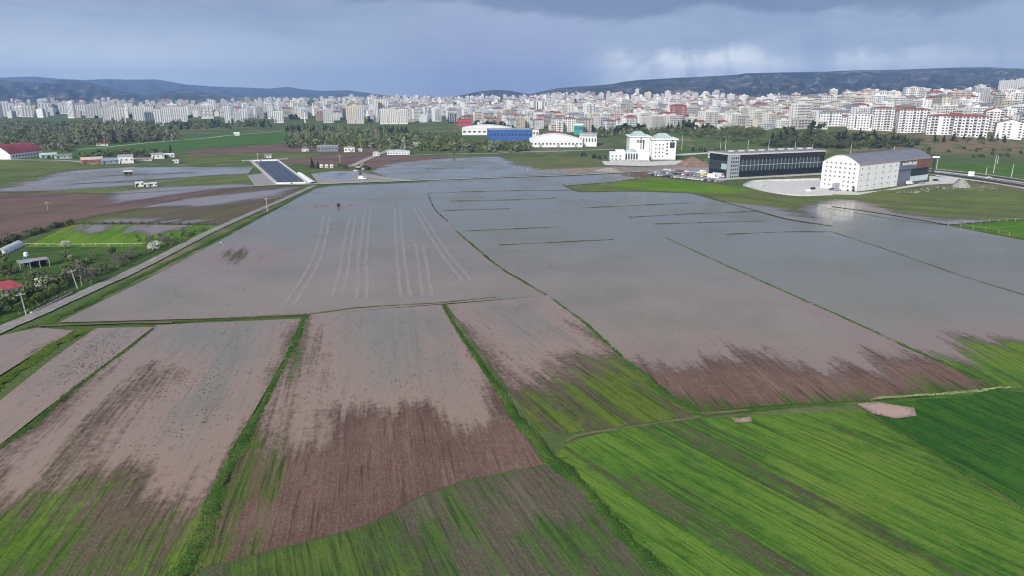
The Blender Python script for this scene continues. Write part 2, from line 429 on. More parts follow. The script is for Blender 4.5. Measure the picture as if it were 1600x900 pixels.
def field(name, poly, mat, direc, grass=(), grass_base=-60.0, water=(), water_mat=None, mud=None, cell=3.0, wname='flood_water', gain=1.0, label=None, gfun=None, islands=()):
    poly_w = W(poly)
    a, b = np.array(P(*direc[0])), np.array(P(*direc[1])); d = (b - a) / np.hypot(*(b - a))
    pts, fs = tri_mesh(name, poly_w, cell)
    _zl[0] += 0.004; z = _zl[0]
    me = bpy.data.meshes.new(name); me.from_pydata([(x, y, z) for x, y in pts], [], fs); me.materials.append(mat)
    put_uv(me, pts, d)
    gs = np.maximum(union(pts, grass) * gain, grass_base)
    if gfun is not None: gs = gfun(pts, gs)
    put_attr(me, 'grass', gs)
    wt = union(pts, water) if water else np.full(len(pts), -60.0)
    for isl in islands: wt = np.minimum(wt, -sd_poly(pts, W(isl)) )
    put_attr(me, 'wet', np.clip(wt, -60, 60))
    o = link(name, me); o['kind'] = 'structure'
    if water:
        keep = [f for f in fs if max(wt[i] for i in f) > -34.0]
        used = sorted({i for f in keep for i in f}); mp = {i: k for k, i in enumerate(used)}
        wp = pts[used]
        wm = bpy.data.meshes.new(wname); wm.from_pydata([(x, y, z + 0.22) for x, y in wp], [], [tuple(mp[i] for i in f) for f in keep]); wm.materials.append(water_mat)
        put_uv(wm, wp, d); put_attr(wm, 'depth', np.clip(wt[used], -60, 60))
        put_attr(wm, 'mud', mud(wp) if mud else np.full(len(wp), 0.5))
        w = link(wname, wm); w['kind'] = 'structure'
    return o

SOIL, SOIL2 = (.112, .070, .056), (.165, .108, .088)
GR, GR2 = (.030, .090, .012), (.085, .185, .018)
WC, WM, WM2 = (.198, .188, .138), (.265, .210, .160), (.265, .178, .142)
mW = mat_water('silty_flood_water', WC, WM, WM2)
mWn = mat_water('muddy_flood_water', (.210, .190, .152), (.268, .210, .165), (.312, .204, .152), streak=8.0, patch=10.0, lines=0.60)
mudY = lambda y0, y1: (lambda p: np.clip((y1 - p[:, 1]) / (y1 - y0), 0, 1))

mF_A = mat_field('drowned_field', SOIL, SOIL2, GR, GR2)
mF_plough = mat_field('ploughed_red_soil', (.138, .080, .064), (.192, .120, .096), (.035, .075, .015), (.07, .12, .02), streak=16, rowdark=0.6)
mF_sprout = mat_field('sprouting_field', (.120, .088, .060), (.165, .125, .085), (.055, .120, .015), (.135, .215, .022), streak=18, patch=22, rowdark=0.55)
mF_mixed = mat_field('furrowed_green_brown_field', (.105, .082, .058), (.150, .118, .082), (.055, .095, .016), (.115, .165, .022), streak=18, patch=16, rowdark=0.65)
mF_green = mat_field('young_wheat_field', (.085, .085, .045), (.125, .110, .060), (.046, .128, .016), (.122, .220, .028), streak=34, patch=24, rowdark=0.5, mottle=0.35)
mF_dark = mat_field('dense_wheat_field', (.06, .08, .03), (.09, .10, .04), (.024, .088, .014), (.046, .130, .016), streak=12, patch=10, mottle=0.1)
mF_dull = mat_field('thin_wheat_field', (.098, .082, .056), (.130, .108, .076), (.036, .092, .018), (.070, .130, .026), streak=14, patch=26, rowdark=0.4, mottle=0.2)
mF_meadow = mat_field('wet_meadow', (.125, .115, .07), (.165, .15, .095), (.090, .130, .036), (.165, .190, .062), streak=12, patch=22, mottle=0.3)
mF_far = mat_field('bare_brown_field', (.142, .092, .078), (.185, .125, .105), (.06, .11, .02), (.10, .15, .03), streak=12, patch=10)

# big drowned field beside the dirt road
field('flooded_field', [(92, 505), (250, 427), (345, 376), (405, 343), (490, 296), (520, 291), (600, 288), (668, 285), (668, 303), (680, 328), (715, 364), (780, 418), (855, 463), (690, 476), (480, 492), (350, 498)],
      mF_A, ((560, 330), (545, 470)), grass=[[(335, 398), (362, 391), (388, 392), (400, 402), (380, 410), (350, 408)], [(500, 322), (545, 321), (548, 324), (520, 325)]], water=[[(20, 515), (420, 280), (800, 270), (700, 320), (900, 470), (690, 500), (300, 520)]], water_mat=mW, mud=mudY(190, 370), cell=4.0,
      islands=[[(338, 400), (352, 394), (370, 391), (390, 394), (398, 402), (380, 410), (352, 408)], [(503, 322.5), (545, 321.8), (545, 323.6), (520, 324.2)]])
# between the first and the second bank
field('flooded_field', [(668, 282.8), (668, 303), (680, 328), (715, 364), (780, 418), (855, 463), (920, 511), (960, 550), (1040, 615), (1090, 645), (1110, 641), (1335, 629), (1560, 606), (1420, 545), (1290, 485), (1200, 445), (1100, 400), (1040, 372), (1040, 340), (1150, 322), (1080, 303), (1000, 300), (905, 301), (880, 291), (960, 284.5), (1010, 276.5), (1018, 269.5), (900, 275.2), (780, 279)],
      mF_plough, ((1100, 410), (1330, 560)), grass=[[(1000, 660), (1090, 618), (1200, 624), (1340, 618), (1560, 600), (1560, 640), (1000, 660)]],
      water=[[(600, 255), (960, 258), (975, 278), (1250, 280), (1250, 450), (1440, 551), (1400, 557), (1365, 553), (1330, 568), (1285, 574), (1235, 570), (1190, 552), (1150, 548), (1160, 562), (1110, 566), (1050, 568), (1000, 562), (940, 562), (800, 490), (540, 430), (540, 255)]], water_mat=mW, mud=mudY(150, 330), cell=4.0)
# right of the second bank: open water, then crop
field('flooded_field', [(1040, 372), (1040, 340), (1150, 322), (1230, 344), (1300, 355), (1300, 324), (1390, 337), (1480, 353), (1720, 400), (1720, 625), (1600, 606), (1560, 606), (1420, 545), (1290, 485), (1200, 445), (1100, 400)],
      mF_green, ((1300, 400), (1560, 520)), grass_base=8.0, water=[[(900, 280), (1800, 360), (1800, 528), (1600, 532), (1545, 526), (1495, 528), (1500, 545), (1512, 556), (1475, 556), (1440, 551), (1395, 580), (1050, 440)]], water_mat=mW, mud=mudY(110, 260), cell=4.0)
# lower row of strips
field('ploughed_field', [(478, 492), (690, 477), (740, 560), (800, 650), (850, 725), (720, 752), (650, 778), (600, 808), (550, 828), (430, 858), (310, 888), (270, 950), (340, 770), (400, 650), (456, 545)],
      mF_plough, ((560, 500), (545, 850)), grass=[[(330, 770), (410, 620), (468, 510), (480, 512), (436, 620), (368, 770), (290, 900), (250, 930)]], gain=0.8, water=[[(482, 470), (720, 465), (765, 570), (752, 640), (740, 655), (700, 650), (660, 635), (600, 640), (560, 640), (510, 650), (505, 690), (470, 695), (462, 640), (474, 560)]], water_mat=mWn, mud=lambda p: np.clip((165 - p[:, 1]) / 55, 0.2, 1), cell=2.0)
field('sprouting_field', [(697, 477), (855, 463), (920, 511), (960, 550), (1090, 643), (1072, 652), (960, 668), (880, 678), (842, 672), (795, 610), (745, 540)],
      mF_mixed, ((830, 560), (950, 650)), grass=[[(780, 640), (850, 608), (900, 592), (960, 575), (930, 515), (1000, 570), (1120, 650), (960, 690), (820, 690)]], gain=0.45, grass_base=-16.0, water=[[(660, 460), (880, 455), (900, 495), (915, 516), (940, 545), (910, 548), (880, 552), (850, 578), (815, 590), (770, 580), (740, 530)]], water_mat=mWn, mud=lambda p: np.clip((190 - p[:, 1]) / 70, 0.2, 1), cell=2.0)
field('furrowed_field', [(243, 509), (472, 499), (445, 560), (405, 630), (365, 700), (330, 780), (285, 895), (240, 1010), (-260, 1010), (-160, 790), (0, 702), (60, 657), (120, 607), (200, 547)],
      mF_sprout, ((300, 560), (90, 860)), grass=[[(-200, 1100), (-200, 800), (0, 748), (130, 752), (230, 782), (290, 765), (350, 690), (420, 560), (460, 520), (440, 600), (370, 760), (260, 1100)]], gain=0.6, grass_base=-14.0,
      water=[[(190, 490), (490, 490), (448, 555), (415, 620), (365, 690), (310, 745), (275, 772), (228, 770), (236, 745), (205, 728), (140, 732), (90, 750), (10, 752), (15, 715), (80, 655), (150, 585)]], islands=[[(240, 578), (252, 592), (135, 716), (70, 765), (35, 765), (125, 668)]], water_mat=mWn, mud=lambda p: np.clip((150 - p[:, 1]) / 70, 0.1, .75), cell=2.0)
field('flooded_field', [(150, 514), (240, 512), (192, 550), (112, 610), (52, 656), (0, 697), (-110, 770), (-110, 695), (0, 628), (82, 562)],
      mF_A, ((200, 520), (20, 660)), water=[[(130, 490), (290, 500), (200, 570), (60, 690), (-160, 820), (-160, 690), (0, 600), (80, 540)]], water_mat=mWn, mud=lambda p: np.clip((165 - p[:, 1]) / 60, 0, 0.7), cell=2.0)
field('flooded_field', [(-80, 575), (0, 526), (60, 513), (116, 518), (62, 549), (0, 588), (-80, 640)],
      mF_A, ((90, 522), (0, 575)), water=[[(-120, 575), (0, 515), (140, 500), (140, 525), (62, 556), (-120, 690)]], water_mat=mWn, mud=lambda p: np.full(len(p), 0.45), cell=2.5)
# near crop fields
field('wheat_field', [(868, 712), (890, 690), (960, 672), (1092, 654), (1345, 640), (1600, 795), (1760, 890), (1760, 1010), (1150, 1010), (1030, 895), (940, 795)],
      mF_green, ((960, 690), (1290, 880)), grass_base=9.0, cell=3.0, grass=[[(1200, 650), (1360, 640), (1800, 900), (1800, 1100), (1500, 1100), (1300, 850), (1120, 700)]], gain=1.0)
field('wheat_field', [(1345, 634), (1560, 609), (1720, 628), (1860, 700), (1860, 935), (1760, 890), (1600, 795)], mF_dark, ((1420, 650), (1640, 760)), grass_base=26.0, cell=4.0)
field('wheat_field', [(850, 727), (872, 735), (942, 802), (1032, 900), (1130, 1010), (235, 1010), (312, 890), (430, 860), (550, 830), (600, 810), (650, 780), (720, 755)],
      mF_dull, ((720, 770), (800, 900)), grass_base=1.0, cell=3.0, grass=[[(300, 910), (430, 855), (560, 825), (720, 745), (850, 715), (850, 745), (730, 775), (640, 815), (540, 860), (430, 900)]])
field('wheat_field', [(1722, 401), (2300, 540), (3300, 1010), (1762, 1010), (1762, 892), (1862, 936), (1862, 700), (1722, 626)], mF_green, ((1300, 400), (1560, 520)), grass_base=14.0, cell=6.0)
field('wheat_field', [(-262, 1010), (-162, 790), (-2, 704), (-112, 778), (-420, 860), (-1500, 1010)], mF_sprout, ((300, 560), (90, 860)), grass_base=6.0, cell=5.0)
# left middle
field('ploughed_field', [(-80, 415), (0, 383), (50, 363), (108, 346), (200, 328), (330, 301), (395, 292), (200, 303), (0, 302), (-80, 303)],
      mF_far, ((0, 372), (330, 305)), cell=6.0, water=[[(180, 318), (300, 300), (420, 285), (180, 296)]], water_mat=mW)
field('furrowed_field', [(108, 349), (342, 351), (400, 330), (440, 313), (488, 294), (397, 292.5), (330, 302), (200, 329)],
      mF_mixed, ((110, 345), (400, 296)), cell=5.0, grass_base=-3.0, water=[[(240, 322), (360, 304), (470, 293), (430, 306), (330, 322)], [(150, 347), (220, 344), (320, 345), (290, 349)]], water_mat=mW, mud=lambda p: np.full(len(p), 0.75))
field('meadow', [(40, 386), (110, 352), (343, 353), (300, 372), (232, 386)], mat_field('bright_grass_plot', (.11, .12, .04), (.15, .15, .06), (.085, .20, .012), (.145, .255, .018), streak=10, patch=14, mottle=0.25),
      ((60, 380), (120, 353)), grass_base=16.0, cell=4.0, water=[[(118, 353), (165, 352), (160, 360), (125, 361)], [(200, 355), (300, 351), (250, 362), (210, 362)]], water_mat=mW, mud=lambda p: np.full(len(p), 0.2))
field('garden_ground', [(-80, 415), (0, 392), (40, 387), (234, 387), (300, 373), (345, 355), (250, 402), (100, 466), (0, 506), (-80, 545)], mat_field('orchard_grass', (.10, .085, .05), (.16, .14, .085), (.032, .085, .016), (.075, .135, .024), streak=10, patch=18, mottle=0.2),
      ((0, 420), (230, 390)), grass_base=8.0, cell=4.0)
field('flooded_field', [(-80, 303), (-80, 297), (0, 288), (90, 269), (160, 262), (396, 262), (386, 275), (396, 292), (200, 302.5), (0, 301)],
      mF_meadow, ((0, 296), (300, 275)), grass_base=8.0, cell=6.0, water=[[(0, 299), (110, 268), (200, 262), (420, 258), (410, 270), (300, 277), (230, 288), (80, 298)], [(170, 303), (260, 293), (400, 289), (400, 296), (190, 306)]], water_mat=mW, mud=lambda p: np.full(len(p), 0.15), islands=[[(20, 294), (110, 287), (240, 281), (330, 276), (335, 277.5), (240, 284), (110, 290)], [(120, 278), (200, 273.5), (300, 270), (300, 271), (200, 275)]])
field('meadow', [(-80, 250), (110, 250), (168, 261), (90, 268.5), (0, 287), (-80, 296)], mF_meadow, ((0, 262), (150, 255)), grass_base=14.0, cell=8.0)
field('crop_field', [(70, 242), (150, 228), (250, 217), (370, 208.5), (445, 207), (470, 222), (300, 232), (200, 242), (110, 246)], mat_field('far_green_crop', (.08, .10, .04), (.10, .12, .05), (.055, .135, .030), (.085, .175, .035), streak=14, patch=14, mottle=0.1), ((150, 232), (440, 215)), grass_base=30.0, cell=14.0)
field('ploughed_field', [(290, 238), (330, 232.5), (480, 222.5), (590, 233), (590, 239), (440, 238), (300, 243)], mF_far, ((300, 238), (580, 232)), cell=12.0)
field('crop_field', [(262, 255), (300, 244), (430, 238.5), (520, 240), (470, 247), (390, 250), (330, 257)], mF_meadow, ((280, 252), (460, 240)), grass_base=18.0, cell=10.0)
field('ploughed_field', [(400, 249), (470, 247.5), (540, 240), (700, 246), (640, 255), (590, 262), (470, 258)], mF_far, ((470, 250), (690, 247)), cell=10.0, grass_base=-14)
field('flooded_field', [(580, 268), (610, 254), (700, 248), (776, 245), (800, 252), (850, 268), (900, 272.5), (700, 279.5), (615, 282)], mF_meadow, ((620, 268), (850, 262)), cell=7.0, grass_base=4.0,
      water=[[(560, 275), (610, 257), (700, 247), (790, 243), (800, 256), (850, 267), (940, 272), (700, 285), (600, 288)]], water_mat=mW, mud=lambda p: np.full(len(p), 0.15))
field('meadow', [(778, 254), (800, 246.5), (940, 244), (965, 262), (1010, 262), (1012, 268), (900, 272), (850, 267.5), (800, 262)], mF_meadow, ((800, 255), (950, 250)), cell=7.0, grass_base=4.0)
field('meadow', [(884, 291), (960, 285), (1010, 277), (1110, 286), (1165, 295), (1290, 305), (1320, 300), (1500, 290), (1600, 300), (1760, 325), (1760, 350), (1600, 343), (1482, 352), (1390, 336), (1300, 323), (1300, 354), (1230, 343), (1150, 321), (1080, 302.5), (1000, 299.5), (905, 300.5)],
      mF_meadow, ((960, 290), (1300, 315)), cell=6.0, grass_base=7.0, water=[[(1255, 322), (1330, 316), (1400, 333), (1470, 345), (1600, 350), (1760, 352), (1760, 395), (1300, 370)], [(1050, 303), (1150, 318), (1215, 328), (1300, 350), (1230, 352), (1120, 330)]], water_mat=mW, mud=lambda p: np.full(len(p), 0.1))
field('meadow', [(1482, 353), (1560, 347), (1620, 346), (1760, 352), (1760, 400), (1600, 374)], mat_field('fenced_lawn', (.10, .11, .04), (.14, .14, .05), (.07, .17, .014), (.11, .22, .02), streak=8, patch=8), ((1500, 352), (1600, 350)), cell=5.0, grass_base=16.0)
field('grass_field', [(1060, 236), (1180, 239), (1330, 246), (1450, 262), (1600, 284), (1760, 305), (1760, 270), (1600, 252.5), (1500, 249.5), (1400, 245), (1300, 240.5), (1200, 236), (1100, 229.5), (1060, 229)], mat_field('hillfoot_grass', (.11, .12, .05), (.15, .15, .06), (.060, .135, .020), (.10, .18, .026), streak=14, patch=14, mottle=0.3), ((1100, 232), (1500, 260)), cell=14.0, grass_base=22.0)

field('meadow', [(950, 292), (968, 285.5), (1000, 281), (1060, 283), (1112, 289), (1175, 299), (1200, 305), (1120, 302), (1010, 297.5)], bpy.data.materials['bright_grass_plot'], ((960, 290), (1300, 315)), cell=4.0, grass=[[(940, 295), (968, 284), (1060, 281), (1200, 300), (1120, 303), (1000, 299)]], grass_base=-20, gain=1.2)
# puddles standing in the wheat
for poly, m_ in (([(1338, 633), (1368, 629), (1400, 635), (1428, 639), (1432, 652), (1398, 656), (1362, 648)], 1.0), ([(1143, 656), (1172, 653), (1176, 661), (1148, 663)], 1.0)):
    pw = W(poly); pts, fs = tri_mesh('puddle', pw, 0.8)
    me = bpy.data.meshes.new('puddle'); me.from_pydata([(x, y, 0.30) for x, y in pts], [], fs)
    me.materials.append(mat_water('puddle_water', (.44, .30, .245), (.45, .305, .25), (.44, .285, .225), streak=1.2, patch=1.0, fine=0.8))
    put_uv(me, pts, np.array([0.6, 0.8])); put_attr(me, 'depth', sd_poly(pts, pw) * 4 - 1.0); put_attr(me, 'mud', np.ones(len(pts)))
    o = link('puddle', me); o['kind'] = 'structure'

# ------------------------------------------------------------------ banks, roads, tracks as strips
def catmull(pts, step):
    p = np.array(pts, float); out = []
    p = np.vstack([2 * p[0] - p[1], p, 2 * p[-1] - p[-2]])
    for i in range(1, len(p) - 2):
        n = max(2, int(np.hypot(*(p[i + 1] - p[i])) / step))
        for k in range(n):
            s = k / n; a, b, c, d = p[i - 1], p[i], p[i + 1], p[i + 2]
            out.append(0.5 * (2 * b + (c - a) * s + (2 * a - 5 * b + 4 * c - d) * s * s + (3 * b - a - 3 * c + d) * s ** 3))
    out.append(p[-2]); return np.array(out)

def strip(name, pix, width, mat, prof=((-1, 0), (1, 0)), z=0.3, step=2.0, wob=0.0, hvar=0.0, kind='structure', widths=None, ends=True):
    """ribbon along a ground line; prof = (fraction of half width, height)"""
    c = catmull([P(*q) for q in pix], step); n = len(c)
    tg = np.gradient(c, axis=0); tg /= np.hypot(tg[:, 0], tg[:, 1])[:, None] + 1e-9; nr = np.stack([-tg[:, 1], tg[:, 0]], 1)
    if widths is None: hw = np.full(n, width / 2.0)
    else:
        k = np.linspace(0, 1, n); hw = np.interp(k, np.linspace(0, 1, len(widths)), widths) / 2.0
    ph = nrng.uniform(0, 9, 4); s = np.arange(n) * step
    v = []; m = len(prof)
    for j, (fx, hz) in enumerate(prof):
        w = hw * (1 + wob * (np.sin(s * 0.31 + ph[0] + j) * 0.5 + np.sin(s * 0.83 + ph[1] + 2 * j) * 0.3 + nrng.normal(0, 0.35, n)))
        q = c + nr * (fx * w)[:, None]
        hh = z + hz * (1 + hvar * (np.sin(s * 0.21 + ph[2]) * 0.5 + nrng.normal(0, 0.4, n)))
        if ends and m > 2: hh = np.where((np.arange(n) < 1) | (np.arange(n) > n - 2), z - 0.25, hh)
        v.append(np.stack([q[:, 0], q[:, 1], hh], 1))
    v = np.stack(v, 1).reshape(-1, 3)
    f = [(i * m + j, i * m + j + 1, (i + 1) * m + j + 1, (i + 1) * m + j) for i in range(n - 1) for j in range(m - 1)]
    me = bpy.data.meshes.new(name); me.from_pydata(v.tolist(), [], f); me.materials.append(mat)
    uvw = np.stack([np.repeat(s, m), np.tile([p[0] for p in prof], n) * np.repeat(hw, m), np.zeros(n * m)], 1)
    a = me.attributes.new('row', 'FLOAT_VECTOR', 'POINT'); a.data.foreach_set('vector', uvw.astype(np.float32).ravel())
    me.polygons.foreach_set('use_smooth', [True] * len(f))
    bm = bmesh.new(); bm.from_mesh(me); bmesh.ops.recalc_face_normals(bm, faces=bm.faces)
    if sum(fc.normal.z for fc in bm.faces) < 0: bmesh.ops.reverse_faces(bm, faces=bm.faces)
    bm.to_mesh(me); bm.free()
    o = link(name, me); o['kind'] = kind; o['_n'] = 0; del o['_n']
    return o

def mat_bank(name, g1, g2, dry, amt=0.5):
    m, t = new_mat(name); r = t.pos(); n = t.noise(r, 0.12, 4.0, 0.65); f = t.noise(r, 1.1, 4.0, 0.7); q = t.noise(r, 3.5, 2.0)
    col = t.mix(t.step(n, 0.35, 0.65), g1, g2)
    col = t.mix(t.mul(t.step(t.add(t.mul(n, .5), t.mul(f, .5)), 0.48, 0.62), amt), col, dry)
    col = t.mix(t.mul(t.step(q, 0.5, 0.28), 0.6), col, tuple(c * 0.35 for c in g1))
    t.out(t.bsdf(col, 0.95, t.bump(t.add(f, q), 1.0, 0.3), spec=0.05)); return m
mB_green = mat_bank('bank_grass', (.038, .095, .018), (.075, .145, .024), (.13, .12, .05), 0.55)
mB_olive = mat_bank('bank_dry_grass', (.050, .078, .018), (.075, .105, .022), (.13, .105, .055), 0.7)
mB_thin = mat_bank('bank_dark_weeds', (.048, .060, .030), (.065, .075, .032), (.085, .075, .048), 0.5)
mB_yel = mat_bank('bank_yellow_green', (.065, .12, .016), (.12, .165, .018), (.15, .12, .055), 0.5)
HUMP = ((-1, -0.1), (-0.55, 0.10), (0.0, 0.18), (0.5, 0.11), (1, -0.1))
BANKS = [  # photo points, widths near..far, material, tufts per metre
    ([(668, 303), (680, 328), (700, 347)], [1.0, 1.4], mB_thin, 0.8),
    ([(712, 361), (740, 385), (780, 418), (820, 442), (855, 463)], [1.6, 2.2, 1.6], mB_olive, 1.5),
    ([(862, 468), (890, 488), (920, 511), (945, 535), (975, 562), (1010, 590), (1050, 622), (1095, 648)], [1.1, 1.6, 2.4, 2.4, 2.6], mB_green, 2.4),
    ([(1040, 372), (1100, 400), (1200, 445), (1290, 485), (1350, 512), (1420, 545), (1500, 580), (1560, 605)], [1.1, 1.3, 1.6, 1.8, 2.2], mB_green, 1.8),
    ([(1300, 363), (1400, 396), (1500, 431), (1600, 462), (1740, 505)], [1.0, 1.2, 1.3], mB_thin, 1.2),
    ([(878, 288), (905, 300), (950, 299), (1000, 299.5), (1080, 302.5), (1150, 321), (1230, 344), (1300, 353.5)], [2.0, 2.0, 2.4], mB_olive, 0.8),
    ([(1130, 305), (1220, 316), (1300, 327), (1390, 342), (1480, 353), (1560, 362), (1640, 375)], [1.5, 2.0], mB_olive, 0.6),
    ([(40, 512), (100, 506), (250, 505.5), (350, 499), (480, 492), (560, 482), (640, 477), (690, 474), (780, 465)], [2.4, 2.2, 2.0, 1.6, .9], mB_olive, 1.5),
    ([(478, 493), (462, 535), (432, 595), (405, 645), (372, 700), (345, 760), (312, 840), (280, 910), (255, 985)], [3.2, 2.6, 2.6, 3.0, 3.0], mB_green, 4.0),
    ([(690, 477), (716, 520), (758, 580), (800, 640), (838, 690), (866, 722)], [1.0, 1.6, 2.4, 3.2], mB_green, 4.0),
    ([(866, 715), (900, 750), (945, 800), (990, 850), (1040, 905), (1100, 975)], [4.0, 1.8, 2.6, 2.6, 2.0], mB_green, 5.0),
    ([(242, 513), (198, 548), (118, 608), (58, 657), (0, 702), (-100, 775)], [1.4, 1.6, 1.8, 1.9, 2.0], mB_green, 4.0),
    ([(140, 514), (100, 530), (60, 556), (0, 600), (-90, 670)], [6.5, 4.2, 3.6, 3.6], mB_yel, 3.0),
    ([(1094, 648), (1200, 637), (1340, 630), (1450, 622), (1560, 607)], [2.4, 1.6, 1.6, 2.0], mB_green, 2.5),
    ([(1350, 645), (1430, 692), (1520, 748), (1600, 796), (1740, 880)], [1.0, 1.6, 1.8], mB_green, 2.0),
    ([(70, 505), (130, 478), (200, 441), (300, 392), (370, 357), (420, 331), (490, 297)], [3.4, 3.0, 2.6, 2.4, 2.0], mB_green, 1.5),
    ([(0, 524), (30, 517), (70, 511)], [2.5, 3.5], mB_green, 1.5),
]
for pix, wd, mt, dens in BANKS:
    strip('field_bank', pix, 2.0, mt, HUMP, z=0.14, step=1.0, wob=0.6, hvar=0.5, widths=[w_ * .82 for w_ in wd])
# thin drowned bunds showing as dark lines across the water
for pix, w in (([(668, 302.5), (760, 299.5), (905, 297.5)], .7), ([(690, 330), (745, 328), (800, 327)], .5), ([(725, 362), (815, 358), (880, 355)], .6), ([(775, 384), (860, 380), (962, 375)], .7),
               ([(980, 340.5), (1080, 335), (1190, 331)], .7), ([(1130, 367.5), (1220, 363.5), (1302, 363)], .6), ([(700, 315), (800, 313), (870, 310)], .4), ([(1020, 351), (1120, 348), (1200, 346)], .4), ([(905, 326), (985, 322), (1080, 318)], .5), ([(600, 265), (720, 263.5), (716, 262)], .7)):
    strip('field_bund', pix, w, mB_thin, ((-1, -0.1), (0, 0.16), (1, -0.1)), z=0.26, step=1.5, wob=0.5, hvar=0.9)

# ================================================================== HILLS
def mat_hill(name, c1, c2, c3):
    m, t = new_mat(name); p = t.pos(); x, y, z = t.sep(p); q = t.xyz(x, t.mul(y, .6), t.mul(z, 5.0)); n = t.noise(q, 0.0016, 6.0, 0.65); f = t.noise(q, 0.006, 5.0, 0.7)
    col = t.mix(t.step(n, 0.4, 0.62), c1, c2); col = t.mix(t.step(f, 0.53, 0.64), col, c3)
    t.out(t.bsdf(col, 1.0, spec=0.0)); return m
def ridge(name, sil, D, run, mat, steep=1.0, base=None, gully=0.12, nx=220):
    xs = np.array([s[0] for s in sil], float); px = np.linspace(xs[0], xs[-1], nx); py = np.interp(px, xs, [s[1] for s in sil])
    top = np.array([at(a, b, D) for a, b in zip(px, py)])
    rows = []; T_ = np.concatenate([np.linspace(0, 1, 16), [1.12, 1.3]])
    r1 = np.cumsum(nrng.normal(0, 1, nx)); r1 -= np.linspace(r1[0], r1[-1], nx); r1 /= max(np.abs(r1).max(), 1e-6)
    for tt in T_:
        k = min(tt, 1.0); y = D - run * (1 - tt); sc_ = y / D
        x = top[:, 0] * sc_
        zb = (terr(x, np.full(nx, y)) - 25.0) if base is None else base
        e = k ** steep
        g_ = gully * np.sin(px * 0.11 + 3 * r1 + 5 * k) * np.sin(math.pi * k) + 0.6 * gully * np.sin(px * 0.27 + 2 * r1 - 7 * k) * np.sin(math.pi * k)
        z = zb + (top[:, 2] - zb) * np.clip(e + g_, 0, 0.985 if tt < 1 else 1)
        if tt > 1: z = top[:, 2] * (1.0 - 0.05 * (tt - 1)) - 4
        rows.append(np.stack([x, np.full(nx, y), z], 1))
    v = np.concatenate(rows); i = np.arange(nx * len(T_)).reshape(len(T_), nx)
    f = np.stack([i[:-1, :-1], i[:-1, 1:], i[1:, 1:], i[1:, :-1]], -1).reshape(-1, 4)
    me = bpy.data.meshes.new(name); me.from_pydata(v.tolist(), [], f.tolist()); me.materials.append(mat)
    me.polygons.foreach_set('use_smooth', [True] * len(me.polygons))
    o = link(name, me); o['kind'] = 'structure'; return o
mH = mat_hill('hill_scrub', (.026, .036, .036), (.075, .076, .066), (.21, .19, .16))
mHf = mat_hill('far_mountain', (.035, .045, .035), (.06, .06, .05), (.09, .085, .07))
ridge('mesa', [(820, 150), (845, 143), (870, 138), (905, 135), (940, 133), (958, 131), (975, 127.5), (1000, 125), (1060, 121.5), (1110, 119), (1150, 117), (1165, 114.5), (1230, 113), (1290, 112), (1330, 110), (1400, 109), (1440, 107.5), (1480, 106), (1540, 105), (1580, 106.5), (1640, 109), (1750, 110), (1900, 116), (2250, 122)], 5600, 2300, mH, 1.15)
ridge('hills', [(-420, 120), (-200, 117), (-60, 122), (0, 125), (40, 127.5), (62, 129), (80, 126), (100, 124.5), (118, 125.5), (140, 129), (170, 136.5), (200, 144), (225, 148), (243, 147), (262, 143), (285, 140.5), (310, 143), (345, 149), (390, 156)], 6800, 2400, mH, 1.0)
ridge('mountains', [(-500, 118), (-100, 123), (0, 121.5), (30, 120), (55, 119.5), (90, 123), (130, 125), (165, 123.5), (205, 124.5), (245, 124), (268, 128), (290, 132), (330, 135), (380, 136.5), (420, 138.5), (440, 136.5), (452, 136), (470, 139), (500, 142), (545, 141), (575, 145), (600, 149), (650, 152.5)], 11500, 3600, mHf, 1.0)
ridge('hill', [(690, 153), (715, 150), (735, 145.5), (755, 142), (775, 140.5), (795, 141.5), (815, 145), (840, 149.5), (860, 152)], 5400, 900, mH, 0.9, gully=0.06)

# ================================================================== CITY
def tinted(name, stops, rough=0.85, streak=0.25, attr=None):
    """one paint per building (object random, or the 'tint' attribute where many stand in one mesh), streaked by rain"""
    m, t = new_mat(name)
    rnd = t.attr(attr) if attr else t.node('ShaderNodeObjectInfo').outputs['Random']
    col = t.ramp(rnd, stops); cr = t.n[-1] if False else None
    p = t.pos(); x, y, z = t.sep(p); n = t.noise(t.xyz(x, y, t.mul(z, 0.15)), 0.35, 3.0)
    col = t.mix(t.mul(t.step(n, 0.45, 0.75), streak), col, (.30, .28, .26))
    t.out(t.bsdf(col, rough, spec=0.2)); return m
PAINT = [(0.0, (.80, .80, .79)), (0.20, (.76, .77, .78)), (0.32, (.62, .58, .50)), (0.44, (.78, .78, .77)), (0.54, (.50, .45, .42)), (0.64, (.52, .55, .60)), (0.72, (.82, .81, .79)), (0.80, (.38, .36, .35)), (0.86, (.70, .66, .58)), (0.92, (.56, .50, .40)), (0.96, (.46, .25, .22)), (1.0, (.74, .72, .68))]
M_wall = tinted('apartment_paint', PAINT); M_wallA = tinted('city_paint', PAINT, attr='tint')
M_glass = plain('window_glass', (.055, .065, .080), 0.18, 0.3, 0.5, spec=0.5)
M_bay = plain('grey_bay_glass', (.30, .315, .34), .35, .2, .3)
M_red = plain('red_roof_tiles', (.30, .095, .080), 0.85, 0.25, 0.4)
M_rgrey = plain('grey_roof_sheet', (.24, .24, .25), 0.7, 0.25, 0.3)
M_flat = plain('flat_roof_gravel', (.42, .41, .40), 0.95, 0.25, 0.3)
M_bal = plain('balcony_concrete', (.62, .61, .60), 0.85, 0.15, 0.5)
M_white = plain('white_render', (.80, .80, .80), 0.75, 0.07, 0.2)
M_wwarm = plain('warm_white_render', (.78, .75, .70), 0.8, 0.10, 0.2)
M_pink = plain('pinkish_render', (.66, .50, .48), 0.85, 0.12, 0.2)
